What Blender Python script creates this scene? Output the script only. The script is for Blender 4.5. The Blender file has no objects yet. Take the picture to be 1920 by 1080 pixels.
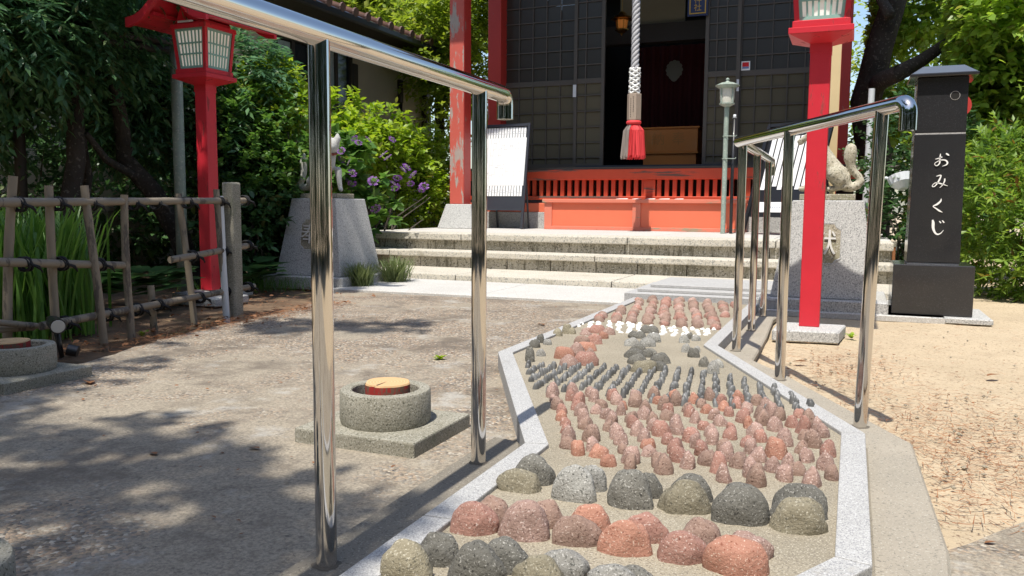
import bpy, bmesh, math, random
import numpy as np
from mathutils import Vector, Matrix, noise
random.seed(7); rng = np.random.default_rng(11)
D = bpy.data; S = bpy.context.scene; COL = S.collection; R = math.radians; PI = math.pi

# ------------------------------------------------------------------ camera, light, exposure
CAM_H, FPX, YAW, PITCH, ROLL = .62, 1540., R(-22.4), R(5.68), R(.42)
fw = np.array([math.sin(YAW)*math.cos(PITCH), math.cos(YAW)*math.cos(PITCH), -math.sin(PITCH)])
rt0 = np.array([math.cos(YAW), -math.sin(YAW), 0.]); up0 = np.cross(rt0, fw)
rt = rt0*math.cos(ROLL)+up0*math.sin(ROLL); up = up0*math.cos(ROLL)-rt0*math.sin(ROLL)
EYE = np.array([0, 0, CAM_H])
cam = D.objects.new('camera', D.cameras.new('camera')); COL.objects.link(cam)
cam.data.sensor_width = 36; cam.data.lens = 36*FPX/1920; cam.data.clip_end = 400; cam.data.clip_start = .02
m = Matrix.Identity(4)
for i in range(3): m[i][0], m[i][1], m[i][2], m[i][3] = rt[i], up[i], -fw[i], EYE[i]
cam.matrix_world = m; S.camera = cam
SUN_EL = 67.
W = D.worlds.new('World'); S.world = W; W.use_nodes = True
wn = W.node_tree; sky = wn.nodes.new('ShaderNodeTexSky'); sky.sky_type = 'NISHITA'; sky.sun_disc = False
sky.sun_elevation = R(SUN_EL); sky.sun_rotation = R(180); sky.dust_density = 1.2; sky.air_density = 1.1
wn.links.new(sky.outputs[0], wn.nodes['Background'].inputs[0]); wn.nodes['Background'].inputs[1].default_value = .15
sun = D.objects.new('sun', D.lights.new('sun', 'SUN')); COL.objects.link(sun)
sun.data.energy = 4.6; sun.data.angle = R(.55); sun.data.color = (1, .95, .86); sun.rotation_euler = (R(90-SUN_EL), 0, 0)
S.view_settings.view_transform = 'Standard'; S.view_settings.look = 'None'
S.view_settings.exposure = .42; S.view_settings.gamma = 1; S.view_settings.use_curve_mapping = False
S.cycles.max_bounces = 8; S.cycles.transparent_max_bounces = 8; S.cycles.use_denoising = True
S.cycles.sample_clamp_indirect = 6

# measuring helpers: where a sight line meets a real plane
def ray(x, y): return rt*(x-960)/FPX - up*(y-540)/FPX + fw
def g(x, y, z=0.):
    d = ray(x, y); return EYE + d*(z-CAM_H)/d[2]
def atY(x, y, Y):
    d = ray(x, y); return EYE + d*Y/d[1]
def atX(x, y, X):
    d = ray(x, y); return EYE + d*X/d[0]
def atD(x, y, dist):
    d = ray(x, y); return EYE + d*dist/math.hypot(d[0], d[1])

# ------------------------------------------------------------------ object helpers
def tag(o, label=None, cat=None, group=None, kind=None):
    if label: o['label'] = label
    if cat: o['category'] = cat
    if group: o['group'] = group
    if kind: o['kind'] = kind
    return o
def empty(name, loc, label=None, cat=None, group=None, kind=None):
    o = D.objects.new(name, None); COL.objects.link(o); o.location = [float(c) for c in loc]; o.empty_display_size = .1
    return tag(o, label, cat, group, kind)
def origin(o):
    v = Vector((0, 0, 0))
    while o is not None: v += o.location; o = o.parent
    return v
def link(name, me, m, parent=None, smooth=False):
    if m is not None and not me.materials: me.materials.append(m)
    o = D.objects.new(name, me); COL.objects.link(o)
    if parent is not None: o.parent = parent
    if smooth:
        me.polygons.foreach_set('use_smooth', [True]*len(me.polygons))
    return o
class MB:
    def __init__(s): s.v = []; s.f = []
    def add(s, vs, fs):
        n = len(s.v); s.v += [tuple(map(float, v)) for v in vs]; s.f += [tuple(i+n for i in f) for f in fs]; return s
    def box(s, x0, x1, y0, y1, z0, z1):
        return s.add([(x0,y0,z0),(x1,y0,z0),(x1,y1,z0),(x0,y1,z0),(x0,y0,z1),(x1,y0,z1),(x1,y1,z1),(x0,y1,z1)],
                     [(0,3,2,1),(4,5,6,7),(0,1,5,4),(1,2,6,5),(2,3,7,6),(3,0,4,7)])
    def obox(s, c, ax, ay, az):   # oriented box: centre and three half vectors
        c = np.array(c); ax, ay, az = map(np.array, (ax, ay, az))
        return s.add([c+a*ax+b*ay+d*az for d in (-1,1) for a, b in ((-1,-1),(1,-1),(1,1),(-1,1))],
                     [(0,3,2,1),(4,5,6,7),(0,1,5,4),(1,2,6,5),(2,3,7,6),(3,0,4,7)])
    def frustum(s, b0, b1, z0, z1):   # (x0,x1,y0,y1) rectangles
        a, b = b0, b1
        return s.add([(a[0],a[2],z0),(a[1],a[2],z0),(a[1],a[3],z0),(a[0],a[3],z0),(b[0],b[2],z1),(b[1],b[2],z1),(b[1],b[3],z1),(b[0],b[3],z1)],
                     [(0,3,2,1),(4,5,6,7),(0,1,5,4),(1,2,6,5),(2,3,7,6),(3,0,4,7)])
    def prism(s, poly, z0, z1):
        n = len(poly); vs = [(p[0],p[1],z0) for p in poly]+[(p[0],p[1],z1) for p in poly]
        ar = sum(poly[i][0]*poly[(i+1)%n][1]-poly[(i+1)%n][0]*poly[i][1] for i in range(n))
        up_ = list(range(n, 2*n)); dn = list(range(n-1, -1, -1)); sd = [(i,(i+1)%n,n+(i+1)%n,n+i) for i in range(n)]
        if ar < 0: up_ = up_[::-1]; dn = dn[::-1]; sd = [q[::-1] for q in sd]
        return s.add(vs, [tuple(up_), tuple(dn)]+sd)
    def tube(s, pts, rad, n=12, caps=True, twist=0):
        pts = [np.array(p, float) for p in pts]; k = len(pts)
        if not hasattr(rad, '__len__'): rad = [rad]*k
        T = []
        for i in range(k):
            a = pts[min(i+1,k-1)]-pts[max(i-1,0)]; T.append(a/(np.linalg.norm(a)+1e-12))
        ref = np.array([0,0,1.]) if abs(T[0][2]) < .9 else np.array([1.,0,0])
        u = np.cross(T[0], ref); u /= np.linalg.norm(u); vs = []
        for i in range(k):
            u = u-T[i]*(u@T[i]); u /= np.linalg.norm(u); w = np.cross(T[i], u)
            for j in range(n):
                a = 2*PI*j/n+twist*i; vs.append(pts[i]+rad[i]*(math.cos(a)*u+math.sin(a)*w))
        fs = [(i*n+j, i*n+(j+1)%n, (i+1)*n+(j+1)%n, (i+1)*n+j) for i in range(k-1) for j in range(n)]
        if caps: fs += [tuple(range(n-1,-1,-1)), tuple(range((k-1)*n, k*n))]
        return s.add(vs, fs)
    def lathe(s, c, prof, n=32, closed=False):   # prof: (r,z) list from bottom outside upward
        vs = [(c[0]+r*math.cos(2*PI*j/n), c[1]+r*math.sin(2*PI*j/n), c[2]+z) for r, z in prof for j in range(n)]
        k = len(prof); fs = [(i*n+j, i*n+(j+1)%n, (i+1)%k*n+(j+1)%n, (i+1)%k*n+j) for i in range(k if closed else k-1) for j in range(n)]
        return s.add(vs, fs)
    def build(s, name, m, parent=None, smooth=False, bevel=0, seg=1, auto=None, local=False):
        off = np.array(origin(parent)) if parent is not None and not local else np.zeros(3)
        me = D.meshes.new(name); me.from_pydata([tuple(np.array(v)-off) for v in s.v], [], s.f)
        if bevel:
            bm = bmesh.new(); bm.from_mesh(me); bmesh.ops.remove_doubles(bm, verts=bm.verts, dist=1e-5)
            ed = [e for e in bm.edges if len(e.link_faces)==2 and e.calc_face_angle(0) > R(35)]
            bmesh.ops.bevel(bm, geom=ed, offset=bevel, segments=seg, affect='EDGES', profile=.6); bm.to_mesh(me); bm.free()
        me.update(); o = link(name, me, m, parent, smooth)
        if auto:
            me.polygons.foreach_set('use_smooth', [True]*len(me.polygons)); me.set_sharp_from_angle(angle=R(auto))
        return o
def share(name, me, parent, loc, rot=(0,0,0), sc=(1,1,1)):
    o = D.objects.new(name, me); COL.objects.link(o); o.parent = parent
    off = origin(parent) if parent is not None else Vector((0,0,0))
    o.location = Vector([float(c) for c in loc])-off; o.rotation_euler = rot; o.scale = sc; return o
def copy_tree(o, parent=None, d=(0,0,0)):
    c = o.copy(); COL.objects.link(c); c.parent = parent
    if parent is None: c.location = Vector(o.location)+Vector(d)
    for ch in list(o.children): copy_tree(ch, c)
    return c

# ------------------------------------------------------------------ materials
def nodes(name):
    m = D.materials.new(name); m.use_nodes = True; nt = m.node_tree; b = nt.nodes['Principled BSDF']; return m, nt, b
def N(nt, t, **k):
    n = nt.nodes.new(t)
    for a, v in k.items():
        if a.startswith('i_'):
            key = a[2:].replace('_', ' ')
            n.inputs[int(key) if key.isdigit() else key].default_value = v
        else: setattr(n, a, v)
    return n
def L(nt, a, b): nt.links.new(a, b)
def c4(c): return (c[0], c[1], c[2], 1)
def ramp(nt, fac, stops):
    r = N(nt, 'ShaderNodeValToRGB'); e = r.color_ramp.elements
    while len(e) < len(stops): e.new(.5)
    for i, (p, c) in enumerate(stops): e[i].position = p; e[i].color = c4(c) if len(c) == 3 else c
    L(nt, fac, r.inputs[0]); return r.outputs[0]
def mixc(nt, f, a, b, mode='MIX'):
    n = N(nt, 'ShaderNodeMix', data_type='RGBA', blend_type=mode)
    for i, s in ((0, f), (6, a), (7, b)):
        if hasattr(s, 'is_output'): L(nt, s, n.inputs[i])
        else: n.inputs[i].default_value = s if i == 0 else c4(s)
    return n.outputs[2]
def tc(nt, world=False):
    if world: return N(nt, 'ShaderNodeNewGeometry').outputs['Position']
    return N(nt, 'ShaderNodeTexCoord').outputs['Object']
def nz(nt, co, scale, detail=4, rough=.6, sx=None):
    if sx:
        mp = N(nt, 'ShaderNodeMapping'); mp.inputs['Scale'].default_value = sx; L(nt, co, mp.inputs[0]); co = mp.outputs[0]
    n = N(nt, 'ShaderNodeTexNoise'); n.inputs['Scale'].default_value = scale; n.inputs['Detail'].default_value = detail
    n.inputs['Roughness'].default_value = rough; L(nt, co, n.inputs['Vector']); return n.outputs[0]
def bump(nt, b, h, strength=.4, dist=.01, prev=None):
    n = N(nt, 'ShaderNodeBump'); n.inputs['Strength'].default_value = strength; n.inputs['Distance'].default_value = dist
    L(nt, h, n.inputs['Height'])
    if prev is not None: L(nt, prev, n.inputs['Normal'])
    if b is not None: L(nt, n.outputs[0], b.inputs['Normal'])
    return n.outputs[0]
def stone_mat(name, c1, c2, speck=None, sp_scale=300, sp_th=.6, big=6, rough=.85, b_scale=120, b_str=.5, b_dist=.003, dark=None, stain=None, world=False, rnd=0):
    m, nt, b = nodes(name); co = tc(nt, world)
    col = mixc(nt, ramp(nt, nz(nt, co, big, 5), [(.35,(0,0,0)),(.65,(1,1,1))]), c1, c2)
    if speck: col = mixc(nt, ramp(nt, nz(nt, co, sp_scale, 2, .5), [(sp_th-.03,(0,0,0)),(sp_th+.03,(1,1,1))]), col, speck)
    if dark: col = mixc(nt, ramp(nt, nz(nt, co, sp_scale*.77, 2, .5), [(1-sp_th-.03,(1,1,1)),(1-sp_th+.03,(0,0,0))]), col, dark)
    if stain: col = mixc(nt, ramp(nt, nz(nt, co, stain[1], 6, .7, stain[3] if len(stain) > 3 else None), [(stain[2],(0,0,0)),(stain[2]+.15,(.85,.85,.85))]), col, stain[0])
    if rnd:
        oi = N(nt, 'ShaderNodeObjectInfo'); hs = N(nt, 'ShaderNodeHueSaturation')
        ma = N(nt, 'ShaderNodeMapRange'); L(nt, oi.outputs['Random'], ma.inputs[0]); ma.inputs[3].default_value = 1-rnd; ma.inputs[4].default_value = 1+rnd
        L(nt, ma.outputs[0], hs.inputs['Value']); L(nt, col, hs.inputs['Color']); col = hs.outputs[0]
    L(nt, col, b.inputs['Base Color']); b.inputs['Roughness'].default_value = rough
    bump(nt, b, nz(nt, co, b_scale, 5, .65), b_str, b_dist); return m
def paint_mat(name, c, rough=.35, wear=None, wear_th=.62, wear_scale=8, wsx=None, coat=.3, var=.85, b=.15):
    m, nt, bs = nodes(name); co = tc(nt)
    col = mixc(nt, nz(nt, co, 5, 4), c, tuple(x*var for x in c))
    if wear:
        n1 = nz(nt, co, wear_scale, 8, .7, wsx)
        f = ramp(nt, n1, [(wear_th,(0,0,0)),(wear_th+.04,(1,1,1))])
        col = mixc(nt, f, col, mixc(nt, nz(nt, co, 30, 5, .7, wsx), wear, tuple(x*.55 for x in wear)))
        rr = N(nt, 'ShaderNodeMapRange'); L(nt, f, rr.inputs[0]); rr.inputs[3].default_value = rough; rr.inputs[4].default_value = .85
        L(nt, rr.outputs[0], bs.inputs['Roughness'])
    else: bs.inputs['Roughness'].default_value = rough
    L(nt, col, bs.inputs['Base Color']); bs.inputs['Coat Weight'].default_value = coat if not wear else 0
    bump(nt, bs, nz(nt, co, 60, 5, .6, wsx), b, .002); return m
def leaf_mat(name, a, b_, c_=None, gloss=.45, trans=.42, shape=True):
    m, nt, b = nodes(name); g_ = N(nt, 'ShaderNodeNewGeometry'); rnd = g_.outputs['Random Per Island']
    st = [(0, a), (.75, b_)]
    if c_: st += [(.93, b_), (.97, c_)]
    col = ramp(nt, rnd, st); col = mixc(nt, ramp(nt, nz(nt, tc(nt), 1.7, 3), [(.35,(0,0,0)),(.7,(.6,.6,.6))]), col, tuple(x*.55 for x in a))
    L(nt, col, b.inputs['Base Color']); b.inputs['Roughness'].default_value = gloss; b.inputs['Specular IOR Level'].default_value = .45
    t = N(nt, 'ShaderNodeBsdfTranslucent'); hs = N(nt, 'ShaderNodeHueSaturation'); hs.inputs['Value'].default_value = 1.7; hs.inputs['Saturation'].default_value = 1.1; hs.inputs['Hue'].default_value = .488
    L(nt, col, hs.inputs['Color']); L(nt, hs.outputs[0], t.inputs[0])
    mx = N(nt, 'ShaderNodeMixShader'); mx.inputs[0].default_value = trans; L(nt, b.outputs[0], mx.inputs[1]); L(nt, t.outputs[0], mx.inputs[2])
    L(nt, mx.outputs[0], nt.nodes['Material Output'].inputs[0]); return m
def plain(name, c, rough=.6, metal=0, spec=.5, em=None, es=0):
    m, nt, b = nodes(name); b.inputs['Base Color'].default_value = c4(c); b.inputs['Roughness'].default_value = rough
    b.inputs['Metallic'].default_value = metal; b.inputs['Specular IOR Level'].default_value = spec
    if em: b.inputs['Emission Color'].default_value = c4(em); b.inputs['Emission Strength'].default_value = es
    else: bump(nt, b, nz(nt, tc(nt), 70, 4), .12, .002)
    return m

M = {}
M['granite'] = stone_mat('granite_white', (.40,.395,.385), (.35,.345,.335), (.52,.52,.51), 420, .57, 5, .8, 300, .35, .0015, dark=(.24,.24,.245), stain=((.26,.23,.18), 9, .63))
M['granite_grey'] = stone_mat('granite_grey', (.46,.455,.44), (.40,.40,.385), (.60,.59,.57), 190, .57, 3, .8, 200, .3, .002, dark=(.24,.24,.235))
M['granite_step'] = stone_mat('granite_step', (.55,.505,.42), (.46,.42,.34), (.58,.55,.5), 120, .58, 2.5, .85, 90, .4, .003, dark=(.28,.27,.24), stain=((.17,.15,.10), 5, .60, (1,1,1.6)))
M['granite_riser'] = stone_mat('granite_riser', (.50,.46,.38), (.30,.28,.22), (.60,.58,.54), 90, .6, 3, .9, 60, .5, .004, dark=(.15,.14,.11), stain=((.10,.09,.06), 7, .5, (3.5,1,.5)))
M['slab_pale'] = stone_mat('granite_pale', (.50,.485,.455), (.43,.415,.385), (.58,.57,.55), 150, .58, 2, .85, 150, .3, .002, dark=(.40,.39,.37))
M['bed'] = stone_mat('washed_mortar', (.30,.262,.195), (.235,.205,.15), (.43,.39,.31), 330, .60, 3.5, .9, 240, .55, .002, dark=(.17,.145,.11))
M['apron'] = stone_mat('apron_concrete', (.34,.30,.24), (.28,.25,.20), (.40,.37,.31), 240, .63, 4, .9, 200, .4, .002, dark=(.19,.17,.14))
M['conc'] = stone_mat('old_concrete', (.31,.29,.235), (.24,.225,.175), (.40,.385,.33), 260, .6, 9, .92, 190, .8, .003, dark=(.12,.115,.085), stain=((.15,.165,.10), 7, .62))
M['red1'] = stone_mat('red_lava_stone', (.37,.195,.152), (.30,.165,.13), (.55,.43,.38), 290, .645, 10, .9, 170, .9, .004, dark=(.19,.08,.06), world=True, rnd=.12)
M['red2'] = stone_mat('pink_lava_stone', (.37,.245,.205), (.30,.195,.16), (.60,.47,.42), 290, .63, 10, .9, 170, .9, .004, dark=(.2,.12,.1), world=True, rnd=.12)
M['red3'] = stone_mat('brown_lava_stone', (.31,.205,.16), (.25,.165,.13), (.45,.34,.29), 290, .645, 10, .9, 170, .9, .004, dark=(.13,.07,.055), world=True, rnd=.12)
M['red4'] = stone_mat('orange_lava_stone', (.40,.20,.14), (.34,.165,.115), (.56,.41,.33), 290, .65, 10, .9, 170, .9, .004, dark=(.22,.08,.05), world=True, rnd=.15)
M['grey1'] = stone_mat('grey_lava_stone', (.165,.157,.135), (.12,.115,.10), (.34,.33,.30), 290, .64, 8, .9, 160, 1, .004, dark=(.045,.043,.038), world=True, rnd=.2)
M['grey2'] = stone_mat('pale_grey_stone', (.31,.305,.28), (.24,.23,.21), (.47,.46,.43), 290, .62, 8, .9, 160, 1, .004, dark=(.10,.10,.09), world=True, rnd=.15)
M['grey3'] = stone_mat('beige_stone', (.27,.24,.17), (.20,.175,.12), (.42,.39,.31), 290, .63, 8, .9, 160, 1, .004, dark=(.12,.11,.08), world=True, rnd=.15)
M['pebble'] = stone_mat('dark_river_pebble', (.17,.17,.165), (.12,.12,.12), None, big=20, rough=.42, b_scale=60, b_str=.15, rnd=.35)
M['white'] = stone_mat('white_pebble', (.80,.79,.76), (.72,.71,.68), None, big=30, rough=.6, b_scale=60, b_str=.3, rnd=.08)
M['red'] = paint_mat('lantern_red_paint', (.68,.026,.045), .42, wear=(.40,.05,.05), wear_th=.60, wear_scale=9, wsx=(2,2,.5), var=.72, b=.3)
M['pillar_red'] = paint_mat('pillar_red_paint', (.46,.035,.025), .5, wear=(.36,.24,.20), wear_th=.64, wear_scale=5, wsx=(3,3,.8))
M['pillar_worn'] = paint_mat('worn_pillar_face', (.55,.10,.07), .6, wear=(.46,.38,.33), wear_th=.53, wear_scale=4, wsx=(3,3,.8))
M['orange'] = paint_mat('vermilion_paint', (.80,.18,.09), .5, wear=(.55,.28,.18), wear_th=.66, wear_scale=5, wsx=(.6,1,3))
M['orange_trim'] = paint_mat('faded_vermilion_trim', (.70,.20,.125), .6, wear=(.42,.33,.22), wear_th=.56, wear_scale=5, wsx=(.5,1,3))
M['beam'] = paint_mat('weathered_vermilion_beam', (.62,.085,.035), .5, wear=(.16,.10,.08), wear_th=.555, wear_scale=3.2, wsx=(.35,1,4), var=.7)
M['cream'] = paint_mat('cream_paint', (.66,.50,.27), .6, wear=(.40,.34,.26), wear_th=.68, wear_scale=5, wsx=(3,3,.6))
M['teal'] = paint_mat('teal_lattice_paint', (.27,.50,.43), .5, coat=0)
M['bamboo'] = paint_mat('grey_bamboo', (.235,.195,.145), .55, wear=(.13,.11,.09), wear_th=.55, wear_scale=7, wsx=(2,2,.5))
M['rope_black'] = plain('black_palm_rope', (.012,.012,.013), .9)
M['black'] = paint_mat('black_satin', (.014,.014,.016), .4, coat=.2)
M['board'] = paint_mat('slate_board', (.035,.038,.05), .45, coat=.1)
M['paper'] = plain('white_card', (.82,.82,.82), .7)
M['ink'] = plain('blue_grey_ink', (.25,.27,.36), .7)
M['line'] = plain('pencil_line', (.48,.49,.49), .7)
M['pvc'] = plain('white_plastic', (.62,.64,.66), .4)
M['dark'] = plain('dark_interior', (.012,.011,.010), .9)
M['wood_dark'] = paint_mat('dark_timber', (.045,.034,.026), .6, coat=0)
M['lattice'] = paint_mat('grey_brown_lattice', (.085,.072,.058), .55, coat=0)
M['glass_dark'] = paint_mat('dusty_dark_pane', (.034,.028,.020), .35, coat=0)
M['pane_olive'] = paint_mat('olive_paper_pane', (.10,.086,.052), .8, coat=0)
M['soot'] = M['dark']
M['verdigris'] = stone_mat('verdigris_metal', (.30,.37,.31), (.24,.29,.25), (.42,.44,.38), 60, .62, 12, .55, 50, .3, .001)
M['fox'] = stone_mat('weathered_fox_stone', (.50,.465,.37), (.39,.36,.27), (.54,.51,.43), 120, .6, 6, .9, 90, .7, .003, dark=(.2,.19,.14))
M['fox_pale'] = stone_mat('pale_fox_stone', (.42,.42,.40), (.33,.33,.31), (.50,.49,.47), 120, .62, 6, .9, 90, .5, .003)
M['plaque'] = stone_mat('mossy_recess', (.34,.30,.23), (.25,.235,.15), (.45,.42,.36), 120, .6, 10, .95, 120, .7, .003, dark=(.17,.15,.11))
M['letter'] = plain('carved_letter', (.60,.585,.55), .8)
M['soil'] = None
def chrome():
    m, nt, b = nodes('polished_steel'); b.inputs['Metallic'].default_value = 1; b.inputs['Base Color'].default_value = (.64,.62,.60,1)
    b.inputs['Roughness'].default_value = .06
    rr = ramp(nt, nz(nt, tc(nt), 9, 5, .7, (1,1,.3)), [(.4,(.045,)*3),(.8,(.13,)*3)]); L(nt, rr, b.inputs['Roughness'])
    bump(nt, b, nz(nt, tc(nt), 6, 2, .5), .025, .004); return m
M['chrome'] = chrome()
def black_granite():
    m, nt, b = nodes('polished_black_granite'); co = tc(nt)
    col = mixc(nt, ramp(nt, nz(nt, co, 260, 3), [(.58,(0,0,0)),(.66,(1,1,1))]), (.024,.024,.026), (.046,.046,.050))
    L(nt, col, b.inputs['Base Color']); b.inputs['Roughness'].default_value = .16; b.inputs['IOR'].default_value = 1.55
    L(nt, ramp(nt, nz(nt, co, 3, 5), [(.4,(.08,)*3),(.7,(.28,)*3)]), b.inputs['Roughness']); return m
M['omikuji'] = black_granite()
M['capstone'] = paint_mat('polished_sky_sheen_cap', (.10,.115,.14), .18, coat=.5, b=.03)  # lighter blue-grey than the pillar: sky sheen put into the base colour
def wall_mat():
    return stone_mat('house_render', (.66,.58,.44), (.58,.51,.39), None, big=2, rough=.95, b_scale=90, b_str=.6, b_dist=.004)
M['wall'] = wall_mat()
M['tile'] = stone_mat('brown_roof_tile', (.19,.10,.075), (.13,.08,.065), None, big=6, rough=.5, b_scale=30, b_str=.3)
M['slate'] = paint_mat('blue_grey_sheet_roof', (.12,.13,.17), .3, coat=.2)
M['gold'] = plain('gilt_metal', (.55,.30,.07), .35, 1)
M['table'] = paint_mat('orange_varnished_wood', (.64,.21,.03), .4, coat=.3)
M['navy'] = plain('navy_lacquer', (.012,.02,.075), .4)
M['curtain'] = plain('crimson_curtain', (.075,.008,.008), .9)
M['crest'] = plain('white_crest_cloth', (.30,.28,.22), .9)
M['redcloth'] = plain('red_tassel_thread', (.68,.045,.05), .7)
M['greythread'] = plain('grey_tassel_thread', (.34,.29,.26), .8)
M['ropefib'] = plain('grey_white_cord', (.42,.41,.42), .85)
M['oldwood'] = paint_mat('weathered_wood_block', (.36,.28,.215), .75, wear=(.2,.15,.12), wear_th=.6, wear_scale=6, wsx=(4,4,.5))
M['bark'] = stone_mat('dark_bark', (.055,.042,.032), (.03,.024,.018), (.12,.10,.08), 40, .63, 5, .95, 22, 1, .02)
M['bark2'] = stone_mat('grey_bark', (.09,.072,.055), (.05,.04,.03), (.16,.14,.11), 40, .62, 5, .95, 22, 1, .02)
M['rust'] = paint_mat('rusty_pipe', (.32,.13,.05), .8, coat=0)
def log_top():
    m, nt, b = nodes('cut_log_end'); co = tc(nt); w = N(nt, 'ShaderNodeTexWave', wave_type='RINGS', rings_direction='Z'); w.inputs['Scale'].default_value = 38; w.inputs['Distortion'].default_value = 2.5
    L(nt, co, w.inputs[0]); L(nt, mixc(nt, w.outputs[0], (.50,.31,.15), (.60,.40,.21)), b.inputs['Base Color']); b.inputs['Roughness'].default_value = .8
    bump(nt, b, nz(nt, co, 90, 5), .3, .002); return m
M['log'] = log_top()
M['logred'] = paint_mat('flaking_red_bark', (.34,.025,.02), .8, wear=(.20,.11,.07), wear_th=.50, wear_scale=28, wsx=(1,1,.4))
M['lf_dark'] = leaf_mat('dark_evergreen_leaf', (.035,.09,.030), (.08,.17,.055), (.12,.12,.04), .36, .3)
M['lf_wist'] = leaf_mat('wisteria_leaf', (.06,.15,.075), (.13,.26,.10), (.14,.15,.05), .4, .35)
M['lf_bright'] = leaf_mat('bright_green_leaf', (.19,.33,.035), (.36,.48,.07), (.30,.30,.07), .42, .45)
M['lf_hyd'] = leaf_mat('hydrangea_leaf', (.07,.17,.035), (.15,.28,.06), (.2,.25,.05), .5, .42)
M['lf_far'] = leaf_mat('yellow_green_leaf', (.17,.27,.035), (.31,.40,.065), (.33,.35,.08), .5, .45)
M['lf_tree'] = leaf_mat('broad_tree_leaf', (.17,.30,.045), (.32,.46,.08), (.28,.28,.07), .38, .45)
M['lf_azal'] = leaf_mat('azalea_leaf', (.13,.25,.04), (.26,.38,.075), (.25,.10,.03), .45, .42)
M['lf_iris'] = leaf_mat('iris_blade', (.08,.20,.035), (.18,.34,.07), None, .4, .4)
M['lf_grass'] = leaf_mat('variegated_grass', (.09,.14,.04), (.22,.26,.11), None, .5, .3)
M['lf_pine'] = leaf_mat('pine_needle_tuft', (.02,.05,.018), (.04,.085,.03), None, .5, .2)
M['petal'] = leaf_mat('purple_floret', (.16,.035,.30), (.30,.12,.42), (.6,.45,.6), .6, .3)
M['bud'] = leaf_mat('pale_floret', (.35,.36,.28), (.45,.40,.42), None, .6, .3)
M['needle'] = leaf_mat('dry_pine_needle', (.25,.095,.04), (.40,.20,.09), (.16,.08,.045), .7, .1)
M['deadleaf'] = leaf_mat('dead_leaf', (.16,.07,.03), (.30,.14,.06), (.42,.30,.16), .7, .15)
def dirt_mat():
    m, nt, b = nodes('sandy_dirt'); co = tc(nt, True)
    col = mixc(nt, ramp(nt, nz(nt, co, 1.6, 6), [(.35,(0,0,0)),(.65,(1,1,1))]), (.48,.385,.26), (.41,.325,.215))
    col = mixc(nt, ramp(nt, nz(nt, co, 5, 7, .75), [(.55,(0,0,0)),(.7,(.7,.7,.7))]), col, (.32,.25,.165))
    col = mixc(nt, ramp(nt, nz(nt, co, 150, 3, .6), [(.60,(0,0,0)),(.66,(1,1,1))]), col, (.52,.43,.31))
    col = mixc(nt, ramp(nt, nz(nt, co, 90, 4, .7), [(.36,(1,1,1)),(.42,(0,0,0))]), col, (.16,.10,.06))
    L(nt, col, b.inputs['Base Color']); b.inputs['Roughness'].default_value = .95
    n1 = bump(nt, None, nz(nt, co, 14, 6, .7), .5, .012); bump(nt, b, nz(nt, co, 120, 5, .7), .6, .004, n1); return m
def soil_mat():
    m, nt, b = nodes('garden_soil'); co = tc(nt, True)
    col = mixc(nt, ramp(nt, nz(nt, co, 4, 6, .7), [(.4,(0,0,0)),(.62,(1,1,1))]), (.10,.062,.036), (.19,.125,.075))
    col = mixc(nt, ramp(nt, nz(nt, co, 2.2, 5, .7), [(.55,(0,0,0)),(.65,(.7,.7,.7))]), col, (.10,.105,.035))
    L(nt, col, b.inputs['Base Color']); b.inputs['Roughness'].default_value = 1
    n1 = bump(nt, None, nz(nt, co, 12, 6, .7), .8, .02); bump(nt, b, nz(nt, co, 80, 5, .7), .8, .006, n1); return m
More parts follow.
